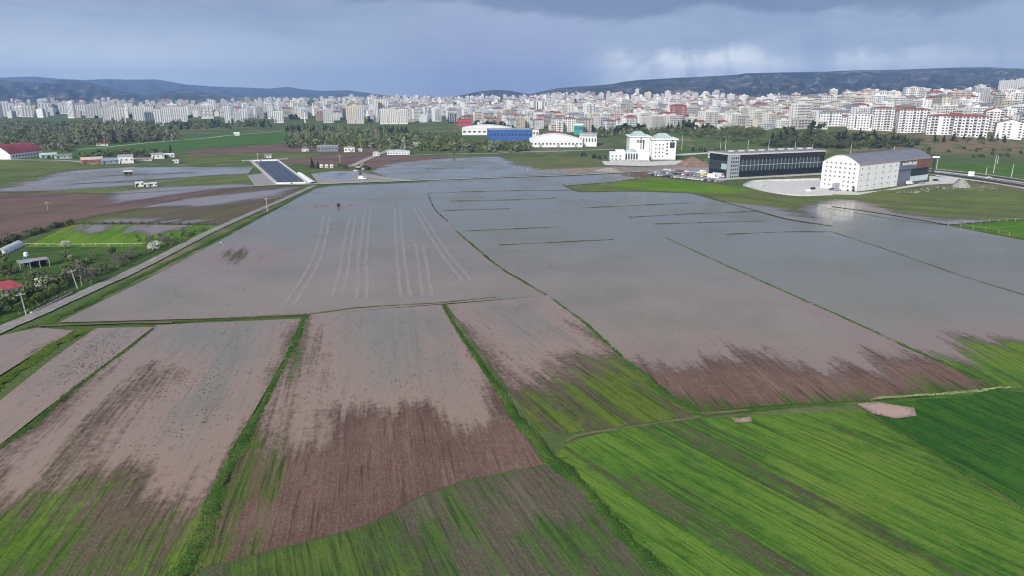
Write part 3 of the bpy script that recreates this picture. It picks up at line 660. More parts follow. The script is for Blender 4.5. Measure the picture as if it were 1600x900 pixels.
M_cream = plain('cream_render', (.70, .62, .50), 0.85, 0.12, 0.2)
M_dkglass = plain('dark_curtain_wall', (.020, .026, .036), 0.12, 0.2, 0.3, spec=0.6)
M_mul = plain('aluminium_mullion', (.36, .38, .41), 0.45, 0.1, 0.8)
M_dark = plain('dark_metal', (.035, .037, .042), 0.5, 0.2, 1.0)
M_conc = plain('pale_concrete', (.50, .48, .45), 0.95, 0.18, 0.25)
M_blue = plain('blue_cladding', (.045, .13, .42), 0.5, 0.12, 0.2)
M_teal = plain('teal_cladding', (.05, .33, .32), 0.5, 0.12, 0.2)
M_green_roof = plain('green_copper_roof', (.42, .52, .49), 0.6, 0.12, 0.3)

def hip(mb, w, d, z, h, over, mi, ridge_frac=0.45):
    a, b = w / 2 + over, d / 2 + over; r = a * ridge_frac
    mb.poly([(-a, -b, z), (a, -b, z), (r, 0, z + h), (-r, 0, z + h)], mi); mb.poly([(a, b, z), (-a, b, z), (-r, 0, z + h), (r, 0, z + h)], mi)
    mb.poly([(a, -b, z), (a, b, z), (r, 0, z + h)], mi); mb.poly([(-a, b, z), (-a, -b, z), (-r, 0, z + h)], mi)
    mb.poly([(-a, -b, z), (-a, b, z), (a, b, z), (a, -b, z)], mi)

def block_mesh(name, w, d, fl, roof, bays, seed, lite=False, wall=None):
    """apartment block: recess strips, windows by floor, stacked balconies, roof"""
    r = random.Random(seed); mb = MB(); h = fl * 3.0 + 1.0
    mb.box(-w / 2, w / 2, -d / 2, d / 2, -6, h, 0)
    for sgn in (-1, 1):
        y = sgn * d / 2
        for k in range(bays):
            x = -w / 2 + (k + 0.5) * w / bays; bw = w / bays
            if (k + seed) % 3 == 1:                                 # balcony stack
                for q in range(1, fl):
                    z = q * 3.0 + 0.8
                    mb.box(x - bw * 0.38, x + bw * 0.38, min(y, y + sgn * 1.3), max(y, y + sgn * 1.3), z, z + 1.05, 3)
                    mb.poly([(x - bw * .34, y + sgn * .04, z + 1.1), (x + bw * .34, y + sgn * .04, z + 1.1), (x + bw * .34, y + sgn * .04, z + 2.6), (x - bw * .34, y + sgn * .04, z + 2.6)], 1)
            elif (k + seed) % 3 == 2 and fl > 8:                    # full-height glazed strip
                mb.poly([(x - bw * .22, y + sgn * .05, 2.5), (x + bw * .22, y + sgn * .05, 2.5), (x + bw * .22, y + sgn * .05, h - 1.2), (x - bw * .22, y + sgn * .05, h - 1.2)], 4)
            else:
                for q in range(fl):
                    z = q * 3.0 + 1.6; ww = bw * 0.34
                    mb.poly([(x - ww, y + sgn * .05, z), (x + ww, y + sgn * .05, z), (x + ww, y + sgn * .05, z + 1.5), (x - ww, y + sgn * .05, z + 1.5)], 1)
    for sgn in (-1, 1):
        xx = sgn * (w / 2 + .05)
        for yk in (-0.25, 0.22):
            for q in range(fl):
                z = q * 3.0 + 1.6; yy = yk * d
                mb.poly([(xx, yy - .9, z), (xx, yy + .9, z), (xx, yy + .9, z + 1.5), (xx, yy - .9, z + 1.5)], 1)
    if roof == 'flat':
        mb.box(-w / 2 + .4, w / 2 - .4, -d / 2 + .4, d / 2 - .4, h, h + .06, 2)
        for a, b, c_, e in ((-w / 2, w / 2, -d / 2, -d / 2 + .3), (-w / 2, w / 2, d / 2 - .3, d / 2), (-w / 2, -w / 2 + .3, -d / 2 + .3, d / 2 - .3), (w / 2 - .3, w / 2, -d / 2 + .3, d / 2 - .3)):
            mb.box(a, b, c_, e, h + .002, h + 1.0, 0)
        mb.box(-w * .14, w * .14, -d * .2, d * .22, h + .07, h + 3.4, 0, 2)
    else: hip(mb, w, d, h, 3.0 if w < 24 else 3.6, 0.7, 2)
    rm = {'flat': M_flat, 'red': M_red, 'grey': M_rgrey}[roof]
    return mb.mesh(name, [wall or M_wall, M_glass, rm, M_bal, M_bay])

PROTO = {  # kind: (w, d, floors, roof, bays)
    'tower': [(22, 18, 11, 'flat', 6), (19, 18, 12, 'flat', 5), (26, 16, 10, 'flat', 7)],
    'slab': [(36, 14, 9, 'flat', 10), (32, 14, 7, 'grey', 9)],
    'mid_flat': [(22, 15, 7, 'flat', 6), (18, 16, 6, 'flat', 5), (26, 14, 8, 'flat', 7)],
    'mid_red': [(22, 15, 6, 'red', 6), (26, 15, 7, 'red', 7)],
    'mid_grey': [(20, 15, 6, 'grey', 5), (26, 16, 7, 'grey', 7)],
    'low_flat': [(16, 12, 3, 'flat', 4), (24, 14, 3, 'flat', 5)], 'low_red': [(14, 11, 3, 'red', 4), (20, 12, 2, 'red', 5)]}
BM = {k: [(block_mesh('apartment_block', *p, seed=i * 3 + len(k)), p) for i, p in enumerate(v)] for k, v in PROTO.items()}
DESC = {'tower': 'tall pale tower block', 'slab': 'long pale slab block with balconies', 'mid_flat': 'pale flat-roofed apartment block', 'mid_red': 'pale apartment block with red hipped roof',
        'mid_grey': 'pale apartment block with grey hipped roof', 'low_flat': 'low pale flat-roofed building', 'low_red': 'low house with red hipped roof'}
ZONE = lambda px: ('in the far city below the blue hills', 'far left city') if px < 540 else (('in the city behind the white factory halls', 'middle city') if px < 930 else ('in the hillside city above the green slope', 'hillside city'))

RESERVED = []      # (x, y, radius) kept free for the buildings modelled one by one
def front(px): return float(np.interp(px, [-200, 300, 540, 620, 700, 790, 850, 900, 980, 1060, 1150, 1250, 1350, 1700, 2200], [1850, 1830, 1600, 1560, 1520, 1330, 1200, 1130, 1010, 960, 930, 850, 845, 835, 835]))
def city_kind(px, D):
    u = rng.random()
    if 1090 < px < 1290 and D < 1080: return 'low_flat' if u < .4 else ('low_red' if u < .7 else 'mid_flat')
    if px < 540:
        if D < 2300: return 'tower' if u < .30 else ('slab' if u < .42 else ('mid_flat' if u < .80 else ('mid_red' if u < .9 else 'mid_grey')))
        return 'tower' if u < .05 else ('mid_flat' if u < .50 else ('mid_red' if u < .78 else ('mid_grey' if u < .9 else 'low_red')))
    if px < 930:
        return 'tower' if u < .05 else ('slab' if u < .10 else ('mid_flat' if u < .52 else ('mid_grey' if u < .66 else ('mid_red' if u < .78 else ('low_flat' if u < .9 else 'low_red')))))
    if D > 2000: return 'mid_flat' if u < .42 else ('mid_red' if u < .62 else ('mid_grey' if u < .78 else ('low_red' if u < .9 else 'tower')))
    return 'mid_flat' if u < .52 else ('mid_red' if u < .64 else ('mid_grey' if u < .80 else ('slab' if u < .84 else ('low_flat' if u < .94 else 'low_red'))))
def build_city():
    cand = []; y = 820.0
    while y < 4700:
        sp = 27.0 + (y - 800) * 0.006
        x = -0.80 * y + rng.uniform(0, sp)
        while x < 0.80 * y:
            X, Y = x + rng.uniform(-6, 6), y + rng.uniform(-7, 7); x += sp * rng.uniform(0.85, 1.2)
            px = 800 + X / Y * F / math.cos(TH)
            if Y < front(px) + 25: continue
            thin = 0.58 if px < 540 else (0.12 if px < 930 else 0.14)
            if Y > 2600: thin += 0.25 if px > 930 else 0.30
            if px < 540 and Y > 3000: thin = 0.85
            park = math.sin(X * 0.006 + 2.0) * math.sin(Y * 0.008 + X * 0.002)
            if park > 0.80 or rng.random() < thin: continue
            if px > 1130 and 2100 < Y: continue           # only scrub behind the hill quarter
            if 930 < px <= 1130 and Y > 3300: continue
            if any((X - a) ** 2 + (Y - b) ** 2 < c * c for a, b, c in RESERVED): continue
            k = city_kind(px, Y); i = rng.randrange(len(BM[k]))
            cand.append((X, Y, k, i, px))
        y += sp * (1.15 if y < 2500 else 1.35)
    Xs = np.array([c[0] for c in cand]); Ys = np.array([c[1] for c in cand]); Zs = terr(Xs, Ys)
    size = []
    for (X, Y, k, i, px), z in zip(cand, Zs):
        w, d, fl = BM[k][i][1][:3]; inview = -20 < px < 1620
        size.append((w * fl * 3.0 / (Y * Y)) * (1.0 if inview else 0.02))
    order = np.argsort(-np.array(size)); big = set(order[:262].tolist())
    acc_v, acc_f, acc_m, acc_t = [], [], [], []; nb = 0; cache = {}
    for n, ((X, Y, k, i, px), z) in enumerate(zip(cand, Zs)):
        me, p = BM[k][i]
        rz = 0.12 + 0.35 * math.sin(X * 0.0021 + Y * 0.0013) + rng.choice([0, 0, 0, math.pi / 2]) + rng.uniform(-.06, .06) - 0.25 * math.atan2(X, Y)
        if n in big:
            o = link('apartment_block', me); o.location = (X, Y, z); o.rotation_euler = (0, 0, rz); s = rng.uniform(.68, .95) if px < 1250 else rng.uniform(.85, 1.05); o.scale = (s, s, (.85 if 540 < px < 1250 else 1.0) * rng.uniform(.62, 1.22))
            zn, gr = ZONE(px); tag(o, DESC[k] + ' ' + zn, 'apartment block', DESC[k].replace('pale ', '') + 's, ' + gr)
            continue
        key = (k, i)
        if key not in cache:                              # body, roof, and dark window panes that also paint balcony shade
            w, d, fl, roof, bays = p; mb = MB(); h = fl * 3 + 1.0
            mb.box(-w / 2, w / 2, -d / 2, d / 2, -6, h, 0, 2 if roof == 'flat' else 0)
            for q in range(bays):
                x = -w / 2 + (q + .5) * w / bays; bw = w / bays * (.30 if q % 2 else .40)
                for sg in (-1, 1):
                    y_ = sg * (d / 2 + .08)
                    if fl > 8: mb.poly([(x - bw * .7, y_, 3), (x + bw * .7, y_, 3), (x + bw * .7, y_, h - 1.5), (x - bw * .7, y_, h - 1.5)], 4)
                    else:
                        for fq in range(fl): mb.poly([(x - bw, y_, fq * 3 + 1.7), (x + bw, y_, fq * 3 + 1.7), (x + bw, y_, fq * 3 + 3.0), (x - bw, y_, fq * 3 + 3.0)], 1)
            if roof != 'flat': hip(mb, w, d, h, 3.2, .6, 3 if roof == 'red' else 2)
            else: mb.box(-w * .14, w * .14, -d * .2, d * .2, h + .01, h + 3.0, 0)
            cache[key] = (np.array(mb.v), mb.f, mb.mi)
        v, f, mi = cache[key]; c, s = math.cos(rz), math.sin(rz); q = rng.uniform(.62, 1.25)
        ss = .82 if px < 1250 else .95; vv = v * np.array([ss, ss, q * (.85 if px > 540 else .95)]); acc_v.append(np.stack([vv[:, 0] * c - vv[:, 1] * s + X, vv[:, 0] * s + vv[:, 1] * c + Y, vv[:, 2] + z], 1))
        acc_f += [tuple(a + nb for a in t_) for t_ in f]; acc_m += mi; acc_t.append(np.full(len(v), rng.random())); nb += len(v)
    me = bpy.data.meshes.new('distant_city'); me.from_pydata(np.concatenate(acc_v).tolist(), [], acc_f)
    for mt in (M_wallA, M_glass, M_rgrey, M_red, M_bay): me.materials.append(mt)
    me.polygons.foreach_set('material_index', acc_m); put_attr(me, 'tint', np.concatenate(acc_t))
    o = link('distant_buildings', me); tag(o, 'countless small pale buildings of the distant city', 'buildings', None, 'stuff')
    # street trees and gardens between the blocks
    r = np.random.default_rng(21); V, Fc = [], []; n = 0
    for _ in range(2600):
        Y = 850 + 2600 * r.random() ** 1.4; X = r.uniform(-.78, .78) * Y; px = 800 + X / Y * F / math.cos(TH)
        if Y < front(px) + 8 or math.sin(X * .011) * math.sin(Y * .013 + X * .004) < -.15: continue
        z = tz(X, Y); s = r.uniform(2.2, 4.6)
        for q in range(3):
            ox, oy = r.uniform(-6, 6, 2)
            for k in range(9):
                c = np.array([X + ox, Y + oy, z + s]) + r.normal(0, .5, 3) * s; a = r.normal(0, 1, 3); a /= np.linalg.norm(a); b = np.cross(a, r.normal(0, 1, 3)); b /= np.linalg.norm(b); e = s * .55
                V += [c - a * e - b * e, c + a * e - b * e, c + a * e + b * e, c - a * e + b * e]; Fc.append((n, n + 1, n + 2, n + 3)); n += 4
    me = bpy.data.meshes.new('city_greenery'); me.from_pydata([tuple(v) for v in V], [], Fc)
    m, t = new_mat('city_foliage'); t.out(t.bsdf(t.mix(t.step(t.noise(t.pos(), .03, 3.0), .4, .6), (.030, .045, .026), (.065, .082, .042)), .9, spec=.1)); me.materials.append(m)
    o = link('city_greenery', me); tag(o, 'dark street trees and gardens between the city blocks', 'trees', None, 'stuff')
    print('CITY', len(cand))

# ================================================================== BUILDINGS MODELLED ONE BY ONE
def place(x0, x1, yb, yt, D=None):
    """world base point, width, height of something seen between photo columns x0..x1, rows yt..yb"""
    cx = (x0 + x1) / 2.0
    b = T(cx, yb) if D is None else at(cx, yb, D)
    d = depth_of(b); mpp = d / F
    return b, (x1 - x0) * mpp, (yb - yt) * mpp
def face(b): return -math.atan2(b[0], b[1])          # turned so its front looks at the camera

WIN = {}
def win_mesh(w, h, frame=True):
    k = (round(w, 1), round(h, 1))
    if k not in WIN:
        mb = MB(); mb.box(-k[0] / 2, k[0] / 2, -0.04, 0.02, 0, k[1], 0)
        for a, b_, c_, d_ in ((-k[0] / 2 - .07, k[0] / 2 + .07, -.09, 0), (-k[0] / 2 - .07, k[0] / 2 + .07, k[1], k[1] + .07)): mb.box(a, b_, -.08, .02, c_, d_, 1)
        mb.box(-.03, .03, -.07, -.041, 0.002, k[1] - .002, 1)
        WIN[k] = mb.mesh('window', [M_glass, M_bal])
    return WIN[k]
BAL = {}
def bal_mesh(w, dpt):
    k = (round(w, 1), round(dpt, 1))
    if k not in BAL:
        mb = MB(); mb.box(-k[0] / 2, k[0] / 2, -k[1], 0, -.16, 0, 0); mb.box(-k[0] / 2, k[0] / 2, -k[1], -k[1] + .08, .002, 1.0, 0)
        mb.box(-k[0] / 2, -k[0] / 2 + .08, -k[1] + .082, 0, .002, 1.0, 0); mb.box(k[0] / 2 - .08, k[0] / 2, -k[1] + .082, 0, .002, 1.0, 0)
        mb.box(-k[0] / 2 + .12, k[0] / 2 - .12, -.05, .03, .05, 2.5, 1)  # wide dark glass panel; its dark tone also paints the recess shade
        BAL[k] = mb.mesh('balcony', [M_bal, M_glass])
    return BAL[k]
def part(name, me, par, x, y, z, rz=0.0, sc_=None):
    o = link(name, me, par); o.location = (x, y, z); o.rotation_euler = (0, 0, rz)
    if sc_: o.scale = sc_
    return o

def apartment(x0, x1, yb, yt, label, wall=None, roof='red', floors=None, bays=None, rz=0.0, pattern=None, depth=15.0, D=None, roofh=1.9, strips=False, cat='apartment block', group=None, side=True, gable=False):
    wall = wall or M_white
    b, w, h = place(x0, x1, yb, yt, D)
    if roof in ('red', 'grey'): h -= roofh
    fl = floors or max(2, int(round(h / 3.1))); fh = h / fl; bays = bays or max(3, int(round(w / 3.6)))
    dpt = depth; RESERVED.append((b[0], b[1] + dpt / 2, max(w, dpt) * 0.62 + 9))
    a = face(b) + rz
    off = Vector((0, dpt / 2, 0)); off.rotate(Matrix.Rotation(a, 3, 'Z'))
    t = thing('apartment_block', label, cat, (b[0] + off.x, b[1] + off.y, b[2]), a, group)
    mb = MB(); mb.box(-w / 2, w / 2, -dpt / 2, dpt / 2, -8, h, 0)
    if gable: mb.prism([(-w / 2, h + .002), (w / 2, h + .002), (w * .05, h + roofh)], -dpt / 2, dpt / 2, 0)
    else: mb.box(-w / 2 - .12, w / 2 + .12, -dpt / 2 - .12, dpt / 2 + .12, h - .5, h - .15, 0)
    mb.build('wall', [wall], t)
    rb = MB()
    if gable:
        for s in (-1, 1):
            xe = s * (w / 2 + .6); xr = w * .05
            rb.prism([(xe, h - .1), (xr, h + roofh + .25), (xr, h + roofh + .55), (xe, h + .25)], -dpt / 2 - .6, dpt / 2 + .6)
        rb.build('roof', M_rgrey if roof == 'grey' else M_red, t)
    elif roof == 'flat':
        rb.box(-w / 2 + .3, w / 2 - .3, -dpt / 2 + .3, dpt / 2 - .3, h + .002, h + .1); rb.box(-w * .15, w * .15, -dpt * .2, dpt * .25, h + .102, h + 2.8)
        for q in range(3): rb.tube((w * (-.35 + .3 * q), dpt * .1, h + .1), (w * (-.35 + .3 * q), dpt * .1, h + 1.4), .5, .5, 6)
        rb.build('roof', M_flat, t)
    else:
        hip(rb, w, dpt, h, roofh, .8, 0); ro = rb.build('roof', M_red if roof == 'red' else M_rgrey, t)
        for q in (-.22, .18):
            cb = MB(); cb.box(w * q - .4, w * q + .4, -1.2, -.4, h + roofh * .35, h + roofh + .9); cb.build('chimney', M_conc, ro)
    pat = pattern or 'wbwwb'
    bw = w / bays
    for k in range(bays):
        x = -w / 2 + (k + .5) * bw; c = pat[k % len(pat)]; fy = -dpt / 2 - .01
        if c == 'w' and k % 2 == 0 and not strips:
            pb = MB(); pb.box(-bw * .46, bw * .46, -1.1, -.02, -4, h - .6); o = pb.build('projecting_bay', [wall], t); o.location = (x, -dpt / 2, 0); fy = -dpt / 2 - 1.11
        if strips or c == 's':
            g_ = MB(); g_.box(-bw * .26, bw * .26, -.06, .02, fh * .7, h - fh * .35, 0)
            for q in range(1, fl): g_.box(-bw * .26, bw * .26, -.10, -.062, q * fh + .05, q * fh + .5, 1)
            o = g_.build('window', [M_bay if strips else M_glass, M_bal], t); o.location = (x, -dpt / 2 - .01, 0); continue
        for q in range(fl):
            z = q * fh + fh * .32
            if c == 'b' and q > 0: part('balcony', bal_mesh(bw * .86, 1.3), t, x, -dpt / 2 - .01, q * fh + .25)
            elif c == '.': pass
            else: part('window', win_mesh(min(bw * .55, 2.1), fh * .50), t, x, fy, z)
    if side and not strips:
        sgn = 1 if b[0] < 0 else -1
        for q in range(fl):
            for yy in (-dpt * .22, dpt * .18): part('window', win_mesh(1.4, fh * .46), t, sgn * (w / 2 + .01), yy, q * fh + fh * .32, sgn * math.pi / 2)
    return t

# ---- first row on the slope to the right
apartment(1281, 1312, 197, 174, 'white apartment block with a grid of dark windows and grey hipped roof', roof='grey', pattern='wwwbww', rz=.10, roofh=2.2)
apartment(1313, 1325, 197.5, 180, 'narrow white block with a red roof beside the grid-windowed block', roof='red', floors=4, pattern='w', rz=.05)
apartment(1325, 1360, 203, 180, 'white block split by a dark glazed stair strip', roof='flat', pattern='wwsww', rz=.12)
apartment(1330, 1354, 190, 163, 'dark mauve block with red roof rising behind the split white block', M_pink, 'red', pattern='bwb', rz=.1)
apartment(1361, 1392, 204.5, 168, 'tall white block with stacked balconies under a dark red roof', roof='red', pattern='bwbwb', rz=.16)
apartment(1404, 1446, 208, 170, 'tall white block with rounded bays beside the red-roofed row', roof='red', pattern='wbwwbwb', rz=.2, roofh=2.0)
apartment(1449, 1489, 211, 180, 'white block with big dark balconies and bright red roof', roof='red', pattern='wbb.w', rz=.1)
apartment(1491, 1537, 214, 180, 'widest white block with red roof and dark loggias', roof='red', pattern='wbwbwb', rz=.1, roofh=2.4)
apartment(1557, 1592, 217, 188, 'white gabled block with black square windows', roof='grey', floors=6, bays=5, pattern='.ww.w', rz=.16, gable=True, roofh=3.6)
apartment(1538, 1562, 206, 170, 'pinkish gabled block with red roof behind the black-windowed one', M_wwarm, 'red', pattern='wbw', rz=.2, gable=True, roofh=4)
apartment(1594, 1632, 215, 180, 'white block cut by the picture edge at the end of the hillside row', roof='red', pattern='bwbwb', rz=.12)
apartment(1364, 1398, 176, 160, 'long low building with wide red roof above the first hillside row', M_wwarm, 'red', pattern='w', rz=.1, roofh=4)
apartment(1361, 1394, 166, 144, 'cream block with grey cornice on the upper hillside', M_wwarm, 'flat', pattern='wbw', rz=.12)
apartment(1335, 1352, 162, 147, 'small cream tower standing alone at the hilltop edge', M_cream, 'flat', pattern='wbw', rz=.1)
apartment(1411, 1437, 168, 138, 'tallest white block on the upper hillside', M_white, 'flat', pattern='bwwb', rz=.2)
apartment(1278, 1304, 172, 152, 'cream block with white cornice above the crowded hillside roofs', M_wwarm, 'flat', pattern='wbwwb', rz=.05)
apartment(1552, 1566, 168, 147, 'peach coloured block on the hillside below the glass towers', M_cream, 'red', pattern='bw', rz=.1)
for x0, x1, yt, s in ((1558, 1569, 127, 'left'), (1570, 1582, 126.5, 'middle'), (1584, 1597, 124.5, 'right')):
    apartment(x0, x1, 152, yt, f'{ {"left": "slimmest", "middle": "second", "right": "tallest"}[s] } of the three pale glass towers on the hilltop', M_bal, 'flat', floors=14, bays=4, strips=True, depth=20, cat='tower')
# ---- middle city
apartment(1046, 1071, 194, 164, 'dark red apartment block with white centre strip and red roof', plain('red_brick_render', (.42, .13, .13), .85, .15, .2), 'red', bays=7, pattern='wbwswbw', cat='apartment block')
apartment(943, 962, 177, 160, 'grey office block with two dark glass stripes on its front', M_bal, 'flat', strips=True, bays=4)
apartment(966, 985, 174, 161, 'white office block with dark end wall beside the striped office', M_white, 'flat', pattern='wsw')
apartment(960, 979, 194, 176, 'pink striped apartment block at the edge of the trees', M_pink, 'flat', pattern='wb')
apartment(829, 855, 178, 159, 'white twin tower block above the factory roofs', M_white, 'flat', bays=6, pattern='wbswbs')
apartment(880, 899, 206, 184, 'pinkish block with dark red roof beside the teal building', M_wwarm, 'red', pattern='w')
apartment(869, 880, 207, 190, 'plain white block in front of the crowded city', M_white, 'flat', pattern='wb')
apartment(1005, 1026, 189, 181, 'low building with bright blue glass front', M_blue, 'flat', strips=True, bays=6)
apartment(701, 715, 192, 178, 'dark navy glass tower beside the red-roofed hall', M_dkglass, 'flat', strips=True, bays=4, cat='tower')
apartment(804, 814, 190, 178, 'brick red gable building in the middle city', plain('brick_red', (.40, .13, .10), .85, .15), 'red', pattern='w')
# ---- tower groups to the left
for x0, x1, yb, yt, lab, bays in ((543, 555, 193, 167, 'beige tower at the left of the pair by the poplars', 4), (556, 569, 193, 166, 'beige tower at the right of the pair by the poplars', 4),
        (584, 591, 191, 156, 'tallest slim tower on the skyline, cream with dark stripe', 3), (592, 607, 190, 157, 'broad tall cream tower beside the slimmest one', 4),
        (594, 607, 194, 171, 'cream tower in front of the tallest tower', 4), (608, 622, 194, 172, 'cream tower with arched window strips, left of two', 5), (623, 637, 194, 171, 'cream tower with arched window strips, right of two', 5),
        (210, 226, 193, 168, 'white slab tower at the left end of the long white row', 5), (226, 241, 192, 168, 'bluish white slab tower second in the long row', 5), (244, 255, 196, 172, 'white tower with two black stripes in the long row', 3),
        (255, 270, 192, 169, 'pale blue slab tower in the middle of the long row', 5), (271, 293, 190, 168, 'widest pale slab tower of the long row', 7), (296, 327, 181, 165, 'wide grey striped office slab behind the long row', 10),
        (328, 338, 180, 157, 'tall white tower with rounded top', 3), (352, 361, 192, 167, 'slim bright white tower by the orchard', 3), (376, 387, 190, 171, 'white tower with blank end wall', 3), (366, 376, 192, 176, 'grey tower half hidden by the white one', 3),
        (429, 443, 192, 174, 'white tower with a grid of square windows', 5), (419, 428, 186, 166, 'pink and white tower', 3), (163, 177, 192, 169, 'grey tower with white stripes at the edge of the wood', 4), (178, 196, 192, 168, 'cream tower with bright stripes by the wood', 5), (18, 31, 182, 166, 'blue grey office tower with white crown', 3), (121, 135, 180, 165, 'white slab tower with dark roof hut', 5), (95, 106, 178, 165, 'white tower with blank front', 3), (63, 80, 178, 162, 'white tower with gabled top', 4), (136, 158, 184, 164, 'blue grey grid tower', 6), (506, 521, 192, 174, 'grey office block with a slab roof', 5), (37, 53, 183, 166, 'cream tower pair with dark gap', 4), (0, 15, 182, 160, 'white tower cut by the picture edge', 4)):
    apartment(x0, x1, yb, yt, lab, M_bal if 'grey' in lab else (M_cream if 'beige' in lab else (M_wwarm if 'cream' in lab else M_white)), 'flat', bays=bays, strips=True, depth=18, cat='tower')

# ---- halls
def hall(x0, x1, yb, yt, depth, label, cat, wall, roof, name='industrial_hall', arch=0.0, rz=0.0, D=None, cols=0, door=0, band=None, z=None):
    b, w, h = place(x0, x1, yb, yt, D); a = face(b) + rz
    off = Vector((0, depth / 2, 0)); off.rotate(Matrix.Rotation(a, 3, 'Z')); RESERVED.append((b[0], b[1], w * .6 + 10))
    t = thing(name, label, cat, (b[0] + off.x, b[1] + off.y, b[2]), a)
    h0 = h * (1 - arch)
    mb = MB(); mb.box(-w / 2, w / 2, -depth / 2, depth / 2, -2, h0); mb.build('wall', wall, t)
    n = 10; pr = [(-w / 2 - .4, h0 + .01)] + [(-w / 2 - .4 + (w + .8) * i / n, h0 + .35 + max(.3, arch * h) * math.sin(math.pi * i / n)) for i in range(n + 1)] + [(w / 2 + .4, h0 + .01)]
    rb = MB(); rb.prism(pr, -depth / 2 - .4, depth / 2 + .4); rb.build('roof', roof, t)
    if band:
        bb = MB(); bb.box(-w / 2 - .05, w / 2 + .05, -depth / 2 - .08, -depth / 2 - .01, h0 * .80, h0 * .97); bb.build('fascia', band, t)
    for k in range(cols):
        x = -w / 2 + (k + .5) * w / cols
        part('window', win_mesh(w / cols * .5, h0 * .28), t, x, -depth / 2 - .01, h0 * .38)
    for k in range(door):
        x = -w / 2 + (k + .5) * w / door; db = MB(); db.box(-1.8, 1.8, -.08, .0, 0, min(4.0, h0 * .5)); o = db.build('door', M_mul, t); o.location = (x + 2.5, -depth / 2 - .01, 0)
    return t
hall(765, 832, 219.5, 203, 40, 'bright blue industrial hall with flat roof and white column', 'hall', M_blue, M_flat, cols=12, band=M_blue, rz=.12)
hall(828, 910, 230, 212, 45, 'long white factory hall with low curved white roof', 'hall', M_white, plain('white_sheet_roof', (.82, .82, .82), .6, .05, .1), arch=.45, cols=14, door=3, band=M_white, rz=.05)
hall(905, 932, 229, 210, 25, 'white office block with dark sign strip at the end of the factory', 'office', M_white, M_flat, cols=6, band=M_mul)
hall(722, 800, 211, 197, 50, 'very long low white hall behind the blue hall', 'hall', M_white, plain('white_hall_roof', (.78, .78, .76), .6, .06, .1), arch=.3, cols=10)
hall(714, 736, 197, 187, 20, 'small hall with bright red front', 'hall', plain('red_cladding', (.50, .07, .09), .6, .12), M_red, cols=4)
hall(848, 882, 214, 207, 25, 'low white hall with dark red roof behind the factory', 'hall', M_white, M_red, arch=.3, cols=5)
hall(897, 911, 210, 193, 14, 'teal and white building with tall stripes', 'office', M_teal, M_flat, cols=5, band=M_white)
hall(832, 842, 214, 203, 12, 'small cream three storey house beside the blue hall', 'house', M_wwarm, M_flat, cols=2, door=1)
hall(1106, 1118, 247, 239, 12, 'small pale gatehouse behind the black glass hall', 'building', M_conc, M_flat, cols=2)
hall(605, 640, 242, 236, 14, 'long low white shed with pale blue roof by the orchard', 'shed', M_white, plain('pale_blue_roof', (.55, .62, .66), .6, .1), arch=.3, cols=8)
hall(538, 554, 238, 231, 10, 'white flat-roofed farmhouse by the poplars', 'house', M_white, M_flat, cols=3, door=1)
hall(472, 482, 237, 231, 8, 'small white farmhouse at the orchard corner', 'house', M_white, M_rgrey, arch=.3, cols=2, door=1)
hall(583, 593, 243.5, 238, 9, 'white hut beside the field lane', 'house', M_white, M_conc, arch=.3, cols=2)
hall(497, 528, 237, 229, 14, 'grey blue shed under dark trees', 'shed', plain('grey_blue_wall', (.22, .26, .33), .7, .15), M_flat, cols=6)
hall(560, 566, 237, 233, 6, 'tiny pale hut beside the farmhouse', 'hut', M_wwarm, M_flat, cols=1)

